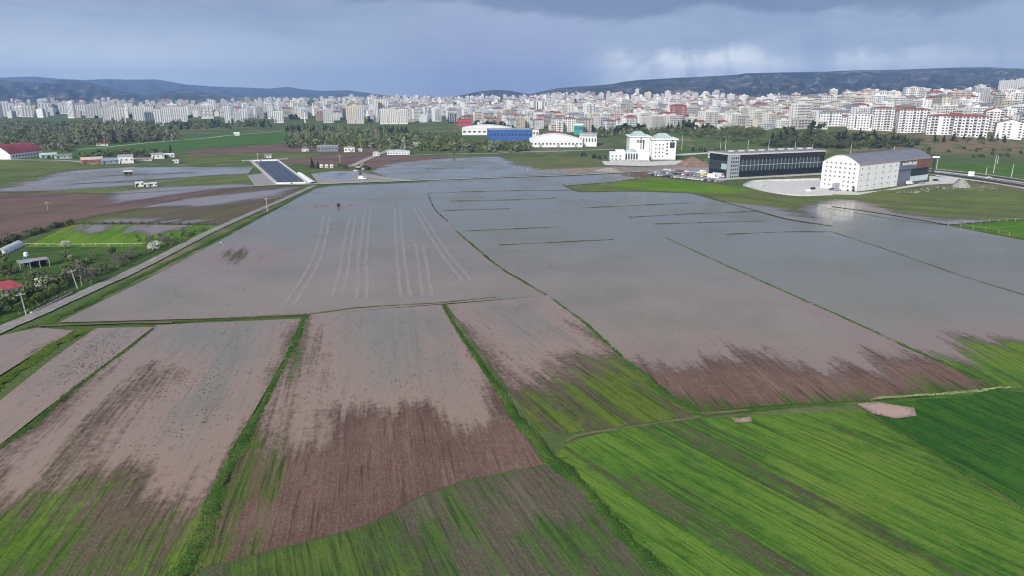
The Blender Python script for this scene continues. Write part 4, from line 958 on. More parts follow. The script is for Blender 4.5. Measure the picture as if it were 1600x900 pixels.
# ---- white public building with green roofs
def courthouse():
    b = T(1005, 250); d = depth_of(b); k = d / F; a = face(b) + .12
    t = thing('public_building', 'large white public building with stepped wings and green roofs', 'public building', b, a)
    X = lambda px: (px - 1005) * k; Z = lambda py: (249 - py) * k
    w_ = MB()
    w_.box(X(984), X(1015), 8, 38, -2, Z(215)); w_.box(X(982), X(1017), 6.5, 39.5, Z(215) + .002, Z(213.5))      # left tower
    w_.box(X(1018), X(1055), 2, 34, -2, Z(218.5)); w_.box(X(1016), X(1058), .5, 35.5, Z(218.5) + .002, Z(216.8))   # right tower
    w_.box(X(1014.5), X(1018.5), 10, 30, -2, Z(219))
    w_.box(X(975), X(1012), -10, 7.9, -2, Z(236)); w_.box(X(952), X(974.9), -14, 4, -2, Z(236.5)); w_.box(X(961), X(974), -12, 2, Z(236.5) + .002, Z(233))
    w_.box(X(950), X(1012.5), -15, 4.5, Z(237.6), Z(236.9)) if False else None
    w_.build('wall', M_white, t)
    for (x0, x1, y0, y1, z0, hh) in ((984, 1014, 8, 36, 213.5, 4), (1019, 1054, 4, 32, 216.8, 4.5)):
        r = MB(); cx = (X(x0) + X(x1)) / 2; cy = (y0 + y1) / 2; w2 = (X(x1) - X(x0)) * .42; d2 = (y1 - y0) * .42; z = Z(z0) + .01
        r.poly([(cx - w2, cy - d2, z), (cx + w2, cy - d2, z), (cx + w2 * .4, cy - d2 * .2, z + hh), (cx - w2 * .4, cy - d2 * .2, z + hh)]); r.poly([(cx + w2, cy - d2, z), (cx + w2, cy + d2, z), (cx + w2 * .4, cy + d2 * .2, z + hh), (cx + w2 * .4, cy - d2 * .2, z + hh)])
        r.poly([(cx + w2, cy + d2, z), (cx - w2, cy + d2, z), (cx - w2 * .4, cy + d2 * .2, z + hh), (cx + w2 * .4, cy + d2 * .2, z + hh)]); r.poly([(cx - w2, cy + d2, z), (cx - w2, cy - d2, z), (cx - w2 * .4, cy - d2 * .2, z + hh), (cx - w2 * .4, cy + d2 * .2, z + hh)])
        r.poly([(cx - w2 * .4, cy - d2 * .2, z + hh), (cx + w2 * .4, cy - d2 * .2, z + hh), (cx + w2 * .4, cy + d2 * .2, z + hh), (cx - w2 * .4, cy + d2 * .2, z + hh)])
        r.build('roof', M_green_roof, t)
    r = MB(); n = 24; cx, cy = (X(975) + X(994)) / 2, -1.5
    for i in range(n):
        a0, a1 = 2 * math.pi * i / n, 2 * math.pi * (i + 1) / n; ra, rb = (X(994) - X(975)) / 2, 7
        r.poly([(cx + ra * math.cos(a0), cy + rb * math.sin(a0), Z(236) + .02), (cx + ra * math.cos(a1), cy + rb * math.sin(a1), Z(236) + .02), (cx + ra * .6 * math.cos(a1), cy + rb * .6 * math.sin(a1), Z(232.5)), (cx + ra * .6 * math.cos(a0), cy + rb * .6 * math.sin(a0), Z(232.5))])
    r.poly([(cx + ra * .6 * math.cos(2 * math.pi * i / n), cy + rb * .6 * math.sin(2 * math.pi * i / n), Z(232.5)) for i in range(n)])
    r.build('dome', M_green_roof, t)
    for i in range(5): part('window', win_mesh(1.6, 5.5), t, X(977 + i * 4), -10.01, Z(247))
    for i in range(5): part('window', win_mesh(.9, 3.0), t, X(996 + i * 2.2), 7.99, Z(224))
    part('window', win_mesh(1.6, 9.0), t, X(1006), 7.99, Z(234))
    for q in range(6): part('window', win_mesh(1.2, 1.6), t, X(1002), 7.99, Z(218 + q * 3.2))
    part('window', win_mesh(4.6, 5.5), t, X(1049), 1.99, Z(231)); part('window', win_mesh(1.8, 1.6), t, X(1049), 1.99, Z(221))
    for q in range(4): part('window', win_mesh(1.7, 1.6), t, X(1041.5), 1.99, Z(226 + q * 5))
    for q in range(4):
        for i in range(3): part('window', win_mesh(1.1, 1.5), t, X(1024 + 5.5 * i), 1.99, Z(245 - q * 6))
    for i in range(3):
        for q in range(2): part('window', win_mesh(1.2, 1.6), t, X(955 + 6 * i), -14.01, Z(247.5 - q * 4.6))
    s = MB(); s.box(X(952), X(1012), -17, -15, -1, 1.2); s.box(X(1016), X(1050), -3, -1, -1, 1.0); s.build('terrace', M_conc, t)
courthouse()

# ---- black glass hall
def fit_len(c, d, px):
    k = (px - 800.0) / F; return (k * (c[1] * math.cos(TH) + CAM_H * math.sin(TH)) - c[0]) / (d[0] - k * d[1] * math.cos(TH))
def glass_hall():
    c = P(1140, 279); l = P(1107, 268.5); r = P(1285, 271)     # near corner, left end, right end
    v1 = Vector((r[0] - c[0], r[1] - c[1])); v2 = Vector((l[0] - c[0], l[1] - c[1])); L1 = v1.length; a = math.atan2(v1.y, v1.x)
    L2 = fit_len(c, (-math.sin(a), math.cos(a)), 1107); k = depth_of((c[0], c[1], 0)) / F; H = (278 - 242) * k
    t = thing('glass_showroom', 'long black glass showroom hall with pale roof edge and silver stair tower', 'showroom', (c[0], c[1], 0), a)
    mb = MB(); mb.box(0, L1, 0, L2, -1, H); mb.build('wall', M_dkglass, t)
    rb = MB(); rb.box(-.6, L1 + .6, -.6, L2 + .6, H + .002, H + .7, 0); rb.box(2, L1 - 2, 3, L2 - 2, H + .702, H + 1.6, 1)
    for q in range(9): rb.box(6 + q * (L1 - 14) / 8.0, 9.5 + q * (L1 - 14) / 8.0, L2 * .35, L2 * .35 + 3, H + 1.602, H + 2.6, 0)
    rb.build('roof', [M_bal, M_rgrey], t)
    n = 22
    for q in range(n):                              # tall window bays in the upper storey, mullion between
        x = 9 + q * (L1 - 10) / n; bw = (L1 - 10) / n
        wb = MB(); wb.box(-bw * .42, bw * .42, -.10, -.005, 0, H * .46, 0); wb.box(-bw * .5, -bw * .44, -.24, -.005, -.1, H * .50, 1); wb.box(-bw * .42, bw * .42, -.14, -.102, H * .22, H * .25, 1)
        o = wb.build('window', [plain('showroom_pane', (.060, .085, .095), .12, .5, .35, spec=.6) if q == 0 else bpy.data.materials['showroom_pane'], M_mul], t); o.location = (x, 0, H * .30)
    for q in range(6):
        y = 3 + q * (L2 - 4) / 6; wb = MB(); wb.box(-.10, -.005, -(L2 / 14), L2 / 14, 0, H * .4); o = wb.build('window', bpy.data.materials['showroom_pane'], t); o.location = (0, y + 3, H * .32)
    lit = MB(); lit.box(-.16, -.11, 4.2, 10.4, H * .36, H * .60); lit.build('panel', plain('pale_teal_panel', (.35, .52, .52), .5, .1), t)  # flat pale teal panel on the left end wall
    st = MB(); st.box(-.8, 7.4, -.9, 3.0, -1, H - .2, 0)
    for q in range(6):
        for e in range(4): st.box(-.6 + e * 2.0, .5 + e * 2.0, -.96, -.902, .6 + q * H / 6.3, 1.9 + q * H / 6.3, 1)
    st.build('stair_tower', [M_mul, M_dkglass], t)
    pl = MB(); pl.box(-14, L1 + 4, -5, -.02, -1, .5); pl.build('plinth', M_conc, t)
    fb = MB(); fb.box(8, L1, -.35, -.02, H * .80, H * .985); fb.build('fascia', M_dark, t)
    RESERVED.append((c[0] + 40, c[1] + 20, 60)); print('HALL', L1, L2, H)
glass_hall()

# ---- white warehouse with the bowed roof
def warehouse():
    c = P(1338, 299.5); l = P(1281, 288.5); r = P(1449, 283.5)
    v1 = Vector((r[0] - c[0], r[1] - c[1])); a = math.atan2(v1.y, v1.x); L1 = v1.length
    L2 = fit_len(c, (-math.sin(a), math.cos(a)), 1281)
    k = depth_of((c[0], c[1], 0)) / F; H = (298 - 255) * k * .95; rise = 5.2
    t = thing('warehouse', 'white warehouse dotted with small square windows under a bowed grey roof', 'warehouse', (c[0], c[1], 0), a)
    n = 16; Ls = fit_len(c, (math.cos(a), math.sin(a)), 1401)
    def arc(q): return H + rise * math.sin(math.pi * q)
    prof = [(0, -1)] + [(L2 * i / n, arc(i / n)) for i in range(n + 1)] + [(L2, -1)]
    mb = MB(); b = 0
    for x in (0, Ls): mb.v += [(x, y, z) for y, z in prof]
    m = len(prof)
    for i in range(m): j = (i + 1) % m; mb.f.append((i, j, m + j, m + i)); mb.mi.append(0)
    mb.f.append(tuple(range(m))); mb.f.append(tuple(m + i for i in reversed(range(m)))); mb.mi += [0, 0]
    mb.build('wall', M_white, t)
    f = MB()                                            # dark shop front at the far end
    f.box(Ls + .002, L1, 1.0, L2, -1, H * .62, 0); f.build('shop_front', plain('slate_blue_front', (.15, .17, .22), .45, .1, .3), t)
    xm = fit_len(c, (math.cos(a), math.sin(a)), 1428.5)
    f1 = MB(); f1.box(Ls + .002, xm, .2, L2, H * .62 + .002, H - .02, 0); f1.build('fascia', bpy.data.materials['slate_blue_front'], t)
    f2 = MB(); f2.box(xm + .002, L1 + .3, .15, L2, H * .62 + .002, H - .02, 0); f2.build('fascia', plain('russet_fascia', (.22, .105, .080), .6, .2, .3), t)
    for q in range(6):
        dp = MB(); dp.tube((0, 0, -.2), (0, 0, H - .3), .12, .12, 6); o = dp.build('downpipe', M_mul, t); o.location = (.9 + q * (Ls - 1.6) / 5.0, -.14, 0)
    js = MB()
    for q in range(1, 5): js.box(.2, Ls - .2, -.03, -.004, H * .2 * q, H * .2 * q + .06)
    js.build('joint', M_bal, t)
    f3 = MB(); f3.box(Ls + (L1 - Ls) * .45, L1 + .2, .4, .98, H * .08, H * .30, 0)
    for q in range(8): f3.box(Ls + (L1 - Ls) * (.45 + q * .068), Ls + (L1 - Ls) * (.455 + q * .068), .3, .398, H * .08, H * .30, 1)
    f3.build('window', [plain('bright_shop_glass', (.58, .70, .70), .25, .1), M_mul], t)
    f4 = MB(); f4.box(Ls + (L1 - Ls) * .45, L1 + .2, .5, .98, H * .33, H * .60); f4.build('window', M_dkglass, t)
    rf = MB(); pr = [(-.3, H - .05)] + [(L2 * i / n, arc(i / n) + .12) for i in range(n + 1)]
    top = [(y, z + .35) for y, z in pr[1:]]
    for i in range(n):
        (ya, za), (yb, zb) = top[i], top[i + 1]
        rf.poly([(-.25, ya, za), (L1 + .5, ya, za), (L1 + .5, yb, zb), (-.25, yb, zb)], 0)
        rf.poly([(-.25, ya, za - .35), (-.25, ya, za), (-.25, yb, zb), (-.25, yb, zb - .35)], 1); rf.poly([(L1 + .5, ya, za - .9), (L1 + .5, ya, za), (L1 + .5, yb, zb), (L1 + .5, yb, zb - .9)], 1)
        for q in range(28):
            x = .8 + q * (L1 - 1) / 28; rf.poly([(x, ya, za + .06), (x + .12, ya, za + .06), (x + .12, yb, zb + .06), (x, yb, zb + .06)], 2)
    rf.poly([(-.25, -.3, H - .3), (L1 + .5, -.3, H - .3), (L1 + .5, 0, top[0][1]), (-.25, 0, top[0][1])], 3)
    rf.build('roof', [plain('blue_grey_roof_sheet', (.19, .195, .235), .5, .15, .15), M_white, M_rgrey, plain('mauve_eave', (.34, .22, .22), .6, .1)], t)
    sq = 1.0
    for q in range(4):
        for i in range(6): part('window', win_mesh(1.0, .9), t, 4 + i * (Ls - 8) / 5.0, -.01, H * (.10 + .22 * q) + 1)
    for q in range(6):
        for i in range(7):
            y = 3 + i * (L2 - 6) / 6.0; z = H * (.08 + .17 * q)
            if z < arc(y / L2) - 2.5 and not (2 < i < 5 and q < 2): part('window', win_mesh(1.0, .9), t, -.01, y, z + 1, -math.pi / 2)
    dk = MB(); dk.box(-6, -.02, L2 * .42, L2 * .60, -1, .6); dk.box(-5.5, -.02, L2 * .46, L2 * .54, .602, 4.5); dk.build('loading_dock', M_mul, t)
    # sign: white raised letters
    cu = bpy.data.curves.new('sign', 'FONT'); cu.body = 'DOĞUŞ'; cu.size = H * .14; cu.extrude = .12; cu.offset = .05
    o = bpy.data.objects.new('sign_text', cu); C.objects.link(o); dg = bpy.context.evaluated_depsgraph_get(); me = bpy.data.meshes.new_from_object(o.evaluated_get(dg)); bpy.data.objects.remove(o)
    me.materials.clear(); me.materials.append(M_white); so = link('sign', me, t); so.rotation_euler = (math.pi / 2, 0, 0)
    xs = [v.co.x for v in me.vertices]; wd = max(xs) - min(xs); x0_, x1_ = [fit_len(c, (math.cos(a), math.sin(a)), q) for q in (1406, 1426)]; s = (x1_ - x0_) / wd; so.scale = (s, 1.0, 1); so.location = (x0_, .05, H * .80)
    yl = MB(); yl.box(x1_ + .5, x1_ + 1.6, -.05, .18, H * .79, H * .93); yl.build('logo', plain('yellow_logo', (.70, .62, .25), .5, .05), t)
    RESERVED.append((c[0] + 30, c[1] + 20, 60)); print('WARE', L1, L2, H)
warehouse()
build_city()

# ================================================================== TREES
def leafmat(name, a, b, c):
    m, t = new_mat(name); oi = t.node('ShaderNodeObjectInfo'); p = t.node('ShaderNodeTexCoord').outputs['Object']
    n = t.noise(p, 0.55, 3.0, 0.6); f = t.noise(p, 2.6, 2.0)
    col = t.mix(t.step(n, 0.38, 0.64), a, b); col = t.mix(t.mul(t.step(f, 0.55, 0.75), 0.6), col, c)
    col = t.mix(t.mul(oi.outputs['Random'], 0.45), col, c)
    t.out(t.bsdf(col, 0.85, spec=0.15)); return m
L_pop = leafmat('poplar_leaves', (.165, .19, .105), (.24, .255, .155), (.27, .255, .18))
L_rnd = leafmat('orchard_leaves', (.095, .13, .054), (.155, .19, .080), (.20, .20, .105))
L_fresh = leafmat('fresh_leaves', (.060, .100, .022), (.100, .150, .030), (.13, .15, .045))
L_con = leafmat('conifer_needles', (.018, .032, .022), (.030, .046, .028), (.045, .055, .035))
L_bare = leafmat('bare_twigs', (.13, .12, .10), (.19, .175, .15), (.10, .10, .07))
L_blo = leafmat('blossom', (.55, .54, .50), (.72, .71, .68), (.45, .46, .36))
L_scr = leafmat('scrub_leaves', (.062, .080, .038), (.100, .115, .056), (.13, .125, .07))
M_bark = plain('bark', (.13, .105, .085), .95, .3, 2.0)
M_palebark = plain('pale_bark', (.36, .34, .30), .95, .2, 2.0)

def clump_mesh(name, mat, n, size, shape, seed, flat=0.35):
    r = random.Random(seed); mb = MB()
    for _ in range(n):
        c = Vector(shape(r)); s = size * r.uniform(.55, 1.25)
        d = Vector((r.gauss(0, 1), r.gauss(0, 1), r.gauss(0, 1) * .7 + flat)).normalized(); a = d.orthogonal().normalized(); a.rotate(Matrix.Rotation(r.uniform(0, 6.3), 3, d)); b = d.cross(a)
        k = r.randint(4, 5)
        pts = [c + (a * math.cos(2 * math.pi * i / k) + b * math.sin(2 * math.pi * i / k) * .75) * s * r.uniform(.6, 1.15) for i in range(k)]
        mb.poly(pts)
    me = bpy.data.meshes.new(name); me.from_pydata(mb.v, [], mb.f); me.materials.append(mat); return me
def lobed(w, z0, z1, nl, seed):
    r0 = random.Random(seed); L = []
    for i in range(nl):
        t_ = (i + .5) / nl; a = r0.uniform(0, 6.3); rr = w * .5 * math.sin(math.pi * (.18 + .70 * t_)) ** .8
        L.append((rr * .62 * math.cos(a + 2.4 * i), rr * .62 * math.sin(a + 2.4 * i), z0 + (z1 - z0) * (.12 + .8 * t_), w * r0.uniform(.20, .33)))
    def s(r):
        x, y, z, q = r.choice(L)
        v = Vector((r.gauss(0, 1), r.gauss(0, 1), r.gauss(0, 1))).normalized() * q * r.uniform(.55, 1.05)
        return (x + v.x, y + v.y, min(max(z + v.z * .85, z0 * .8), z1 + q * .4))
    return s
def column(w, z0, z1, seed):
    def s(r):
        t_ = r.random(); rr = w * .5 * (math.sin(math.pi * (.06 + .9 * t_) ** .75)) * r.uniform(.3, 1.0); a = r.uniform(0, 6.3)
        k = 1 + .35 * math.sin(a * 3 + t_ * 14 + seed)
        return (rr * k * math.cos(a), rr * k * math.sin(a), z0 + (z1 - z0) * t_)
    return s
def cone(w, z0, z1):
    def s(r):
        t_ = r.random() ** 1.4; a = r.uniform(0, 6.3); rr = w * .5 * (1 - t_ * .92) * r.uniform(.55, 1.0) * (1 + .18 * math.sin(9 * t_ * 6.3))
        return (rr * math.cos(a), rr * math.sin(a), z0 + (z1 - z0) * t_)
    return s
def trunk_mesh(h, r0, limbs, mat, seed, spread=.5, z0=.25):
    r = random.Random(seed); mb = MB(); p = Vector((0, 0, -.3)); pts = [p]
    for i in range(3): p = Vector((r.uniform(-.03, .03) * h, r.uniform(-.03, .03) * h, h * (i + 1) / 3.0)); pts.append(p)
    for i in range(3): mb.tube(pts[i], pts[i + 1], r0 * (1 - .28 * i), r0 * (1 - .28 * (i + 1)), 6)
    for k in range(limbs):
        q = z0 + (.9 - z0) * (k + .5) / limbs; i = min(2, int(q * 3)); b = pts[i].lerp(pts[i + 1], q * 3 - i); a = 2.4 * k + r.uniform(-.4, .4); L = h * spread * (1.1 - q)
        e = b + Vector((math.cos(a) * L, math.sin(a) * L, L * .8)); mb.tube(b, e, r0 * .35, r0 * .1, 5)
    return mb.mesh('trunk', mat, True)
def tree(name, h, w, kind, seed, n, size, leaf, bark=None, parent_label=None):
    o = link(name, None); o.empty_display_size = .5
    if kind == 'column': cr = clump_mesh('crown', leaf, n, size, column(w, h * .12, h, seed), seed, .0); tk = trunk_mesh(h * .85, h * .016, 7, bark or M_bark, seed, .16)
    elif kind == 'cone': cr = clump_mesh('crown', leaf, n, size, cone(w, h * .08, h), seed, .3); tk = trunk_mesh(h * .9, h * .02, 0, bark or M_bark, seed)
    elif kind == 'bush': cr = clump_mesh('crown', leaf, n, size, lobed(w, h * .05, h * .85, 6, seed), seed); tk = trunk_mesh(h * .5, h * .03, 4, bark or M_bark, seed, .6, .1)
    else: cr = clump_mesh('crown', leaf, n, size, lobed(w, h * (.28 if h < 12 else .10), h * .92, 8 if h < 12 else 12, seed), seed); tk = trunk_mesh(h * .7, h * .025, 6, bark or M_bark, seed, .55)
    link('crown', cr, o); link('trunk', tk, o)
    return o
TP = {
    'poplar': [tree('poplar_tree', 17, 4.2, 'column', i, 190, .75, L_pop, M_palebark) for i in range(3)],
    'tall': [tree('poplar_tree', 20, 8, 'round', 10 + i, 240, 1.15, L_pop, M_palebark) for i in range(2)],
    'round': [tree('orchard_tree', 6, 5.6, 'round', 20 + i, 200, .62, L_rnd) for i in range(3)],
    'fresh': [tree('leafy_tree', 7, 6, 'round', 30 + i, 210, .66, L_fresh) for i in range(2)],
    'conifer': [tree('conifer_tree', 9, 4.6, 'cone', 40 + i, 220, .62, L_con) for i in range(2)],
    'scrub': [tree('scrub_bush', 3.6, 5.0, 'bush', 50 + i, 150, .6, L_scr) for i in range(3)],
    'bush': [tree('roadside_bush', 2.6, 3.0, 'bush', 60 + i, 260, .26, L_rnd) for i in range(3)],
    'bare': [tree('bare_tree', 7.5, 7.5, 'round', 70 + i, 420, .30, L_bare, M_palebark) for i in range(2)],
    'blossom': [tree('blossom_tree', 3.4, 4.0, 'round', 80 + i, 260, .30, L_blo) for i in range(2)],
    'young': [tree('young_tree', 4.2, 2.6, 'round', 90 + i, 200, .28, L_fresh, M_palebark) for i in range(2)]}
_first = {k: [True] * len(v) for k, v in TP.items()}
TCAT = {'poplar': 'poplar', 'tall': 'poplar', 'round': 'tree', 'fresh': 'tree', 'conifer': 'conifer', 'scrub': 'bush', 'bush': 'bush', 'bare': 'tree', 'blossom': 'blossom tree', 'young': 'young tree'}
def plant(kind, loc, label, group=None, s=1.0, sz=1.0):
    i = rng.randrange(len(TP[kind])); p = TP[kind][i]; sc_ = s * rng.uniform(.85, 1.15); S = (sc_, sc_, sc_ * sz * rng.uniform(.9, 1.12))
    if _first[kind][i]:
        o = p; _first[kind][i] = False; o.location = loc; o.rotation_euler = (0, 0, rng.uniform(0, 6.3)); o.scale = S
    else: o = dup(p, loc, rng.uniform(0, 6.3), scale=S)
    tag(o, label, TCAT[kind], group)
    if not group and 'group' in o: del o['group']
    return o
def inpoly(x, y, q):
    c = False
    for (ax, ay), (bx, by) in zip(q, q[1:] + q[:1]):
        if (ay <= y) != (by <= y) and x < ax + (y - ay) / (by - ay) * (bx - ax): c = not c
    return c
def grove(kinds, n, poly, label, group, s=1.0, sz=1.0):
    xs = [p[0] for p in poly]; ys = [p[1] for p in poly]; k = 0; tries = 0; done = []
    while k < n and tries < n * 60:
        tries += 1; x, y = rng.uniform(min(xs), max(xs)), rng.uniform(min(ys), max(ys))
        if not inpoly(x, y, poly): continue
        if any(abs(x - a) < 1.6 and abs(y - b) < .5 for a, b in done): continue
        b = T(x, y)
        if any((b[0] - q[0]) ** 2 + (b[1] - q[1]) ** 2 < (q[2] * .5) ** 2 for q in RESERVED): continue
        done.append((x, y)); k += 1; kd = rng.choice(kinds); plant(kd, b, label[kd] if isinstance(label, dict) else label, group if isinstance(group, str) else group[kd], s, sz)
def L2(kinds, where, gname):
    d = {'poplar': 'slim grey-green poplar', 'tall': 'tall grey-green poplar just coming into leaf', 'round': 'round dull green tree', 'fresh': 'fresh yellow-green tree', 'conifer': 'dark conifer', 'scrub': 'low olive scrub bush', 'bush': 'dense green bush', 'bare': 'bare pale grey tree', 'blossom': 'white blossoming tree', 'young': 'young leafy tree'}
    return {k: f'{d[k]} {where}' for k in kinds}, {k: f'{d[k]}s, {gname}' for k in kinds}
def G(kinds, n, poly, where, gname, s=1.0, sz=1.0):
    l, g_ = L2(set(kinds), where, gname); grove(kinds, n, poly, l, g_, s, sz)

G(['tall', 'tall', 'tall', 'poplar'], 110, [(113, 228), (170, 226), (235, 222), (232, 202), (180, 196), (114, 204)], 'in the wood left of the green field', 'wood', 1.0)
G(['poplar', 'round', 'fresh'], 22, [(236, 222), (284, 219), (278, 206), (236, 208)], 'at the thinner right end of the wood', 'wood end', .8)
G(['round', 'round', 'fresh', 'poplar', 'scrub', 'scrub'], 120, [(0, 236), (60, 231), (110, 236), (112, 205), (60, 192), (0, 190)], 'in the orchards above the red-roofed barn', 'orchards', 1.0)
G(['round', 'scrub'], 34, [(90, 205), (300, 200), (310, 192), (160, 191), (90, 193)], 'in front of the long row of white towers', 'tower row trees', 1.0)
G(['round', 'conifer'], 22, [(300, 198), (360, 197), (400, 200), (398, 192), (310, 191)], 'below the striped office slab', 'slab trees')
G(['conifer', 'poplar'], 16, [(396, 200), (432, 199), (430, 192), (398, 192)], 'below the tower with the square windows', 'grid tower trees', 1.1)
G(['conifer'], 34, [(446, 208), (522, 208), (520, 203), (448, 203)], 'in the dark belt behind the pale poplars', 'left dark belt')
G(['conifer'], 24, [(582, 210), (638, 210), (636, 205), (584, 205)], 'in the dark belt below the cream towers', 'right dark belt')
G(['poplar', 'poplar', 'round'], 40, [(448, 223), (545, 222), (540, 212), (450, 212)], 'in the pale rows behind the farm sheds', 'pale rows', .72)
G(['round', 'fresh', 'poplar'], 40, [(524, 232), (600, 234), (606, 212), (560, 200), (524, 205)], 'in the orchard behind the white farmhouse', 'farm orchard', 1.0)
G(['round', 'fresh', 'scrub'], 46, [(604, 232), (700, 236), (720, 232), (715, 212), (640, 212), (606, 214)], 'in the grove beside the long pale shed', 'shed grove', 1.0)
G(['scrub', 'round'], 34, [(720, 237), (830, 236), (826, 224), (722, 226)], 'below the blue hall', 'blue hall trees', .95)
G(['poplar', 'round'], 12, [(690, 222), (725, 222), (722, 208), (695, 208)], 'beside the small red-fronted hall', 'red hall trees', 1.0)
G(['scrub', 'round', 'conifer'], 46, [(925, 215), (960, 212), (1010, 208), (1062, 206), (1060, 197), (1000, 200), (930, 204)], 'on the grey slope behind the white public building', 'grey slope', 1.1)
G(['conifer'], 13, [(904, 246), (945, 251), (948, 248), (906, 242.5)], 'in the low row left of the white public building', 'building row', .42)
G(['scrub', 'scrub', 'scrub', 'scrub', 'round', 'conifer'], 120, [(1190, 221), (1240, 205), (1330, 212), (1440, 222), (1430, 229), (1340, 231), (1240, 227)], 'on the green slope below the hillside apartments', 'apartment slope', 1.15)
G(['scrub', 'scrub', 'round'], 60, [(1065, 212), (1190, 219), (1195, 205), (1150, 200), (1070, 204)], 'on the green slope right of the public building', 'middle slope', 1.1)
G(['conifer', 'round'], 24, [(1455, 224), (1570, 226), (1570, 219), (1460, 216)], 'at the foot of the last hillside apartments', 'apartment foot', .8)
G(['scrub'], 26, [(1400, 246), (1600, 249), (1600, 230), (1420, 234)], 'on the bare reddish slope', 'red slope', .8)
G(['conifer', 'scrub'], 12, [(1080, 238), (1135, 239), (1132, 236.5), (1082, 235.5)], 'in the row behind the black showroom', 'showroom row', .55)
for (x, y, k, s, lab) in ((1051, 247, 'conifer', .9, 'dark conifer at the right corner of the white public building'), (1042, 248.5, 'scrub', .9, 'dark bush in front of the white public building'), (710, 243, 'round', 1.2, 'lone green tree standing in the flood by the grove'), (649, 231, 'blossom', 1.6, 'pale blossoming tree beside the long pale shed'),
        (415, 203, 'round', .9, 'small tree beside the far white track'), (267, 240, 'conifer', 1.0, 'dark bushy tree at the end of the farm cluster'), (488, 263, 'conifer', .9, 'leftmost dark tree of the row behind the panelled basin'), (497, 264, 'conifer', .75, 'second dark tree of the row behind the panelled basin'), (531, 264, 'round', .9, 'dark round tree behind the grey yard'), (540, 264, 'scrub', 1.0, 'greyish bush behind the grey yard')):
    plant(k, T(x, y), lab, None, s)
G(['round', 'scrub'], 22, [(112, 250), (186, 246), (275, 248), (272, 239), (190, 238), (130, 243)], 'among the flooded farm houses', 'farm cluster', .9)
G(['scrub'], 9, [(68, 248), (112, 249), (112, 246), (70, 245)], 'beside the pale green sheds', 'pale shed bushes', .8)

def thicket(poly, n, h0, h1, mats, label, name='thicket', spread=1.0):
    V, Fc, Mi = [], [], []; k = 0; r = np.random.default_rng(len(label) + n); xs = [p[0] for p in poly]; ys = [p[1] for p in poly]; c_ = 0; tr = 0
    while c_ < n and tr < n * 40:
        tr += 1; x, y = r.uniform(min(xs), max(xs)), r.uniform(min(ys), max(ys))
        if not inpoly(x, y, poly): continue
        b = np.array(T(x, y)); c_ += 1; h = r.uniform(h0, h1); mi = int(r.integers(0, len(mats)))
        if any((b[0] - q[0]) ** 2 + (b[1] - q[1]) ** 2 < (q[2] * .5) ** 2 for q in RESERVED): continue
        for q in range(34):
            d = r.normal(0, 1, 3); d /= np.linalg.norm(d); c = b + np.array([d[0] * h * .55 * spread, d[1] * h * .55 * spread, h * .5 + d[2] * h * .45]) * r.uniform(.6, 1.05)
            a = r.normal(0, 1, 3); a /= np.linalg.norm(a); e = np.cross(a, r.normal(0, 1, 3)); e /= np.linalg.norm(e); s = h * r.uniform(.10, .19)
            V += [tuple(c - a * s - e * s), tuple(c + a * s - e * s * .6), tuple(c + a * s * .7 + e * s), tuple(c - a * s + e * s * .8)]; Fc.append((k, k + 1, k + 2, k + 3)); Mi.append(mi); k += 4
    me = bpy.data.meshes.new(name); me.from_pydata(V, [], Fc)
    for m_ in mats: me.materials.append(m_)
    me.polygons.foreach_set('material_index', Mi); o = link(name, me); tag(o, label, 'thicket', None, 'stuff')
thicket([(0, 237), (60, 232), (112, 238), (115, 200), (60, 190), (0, 189)], 420, 3, 7, [L_rnd, L_scr, L_pop], 'tangled grey-green undergrowth between the orchards above the red barn')
thicket([(113, 227), (170, 225.5), (285, 219), (282, 207), (232, 203), (114, 206)], 240, 3, 8, [L_pop, L_scr], 'undergrowth filling the wood left of the green field')
thicket([(90, 206), (300, 203), (400, 200), (396, 191), (160, 191), (90, 193)], 240, 4, 8, [L_rnd, L_scr, L_con], 'low trees and scrub before the row of white towers')
thicket([(446, 232), (560, 233), (606, 234), (720, 238), (830, 238), (828, 226), (722, 222), (640, 208), (560, 202), (446, 204)], 620, 3, 7.5, [L_rnd, L_pop, L_scr, L_fresh], 'mixed undergrowth of the groves between farm sheds and blue hall')
thicket([(925, 218), (960, 213), (1062, 207), (1060, 196), (1000, 199), (930, 203)], 260, 3, 7, [L_scr, L_pop], 'grey scrub on the slope behind the white public building')
thicket([(1185, 228), (1240, 207), (1330, 211), (1440, 220), (1430, 230), (1340, 233), (1240, 231)], 620, 2.5, 5.0, [L_scr, L_con, L_scr], 'dark green scrub covering the slope below the apartments', spread=1.5)
thicket([(1065, 212), (1185, 226), (1195, 205), (1150, 199), (1070, 203)], 260, 2.5, 5, [L_scr, L_rnd], 'scrub patches on the green slope right of the public building', spread=1.5)
thicket([(112, 249), (180, 246), (270, 247), (272, 238), (190, 237), (118, 241)], 110, 2, 5, [L_rnd, L_scr], 'garden bushes behind the flooded farm houses')

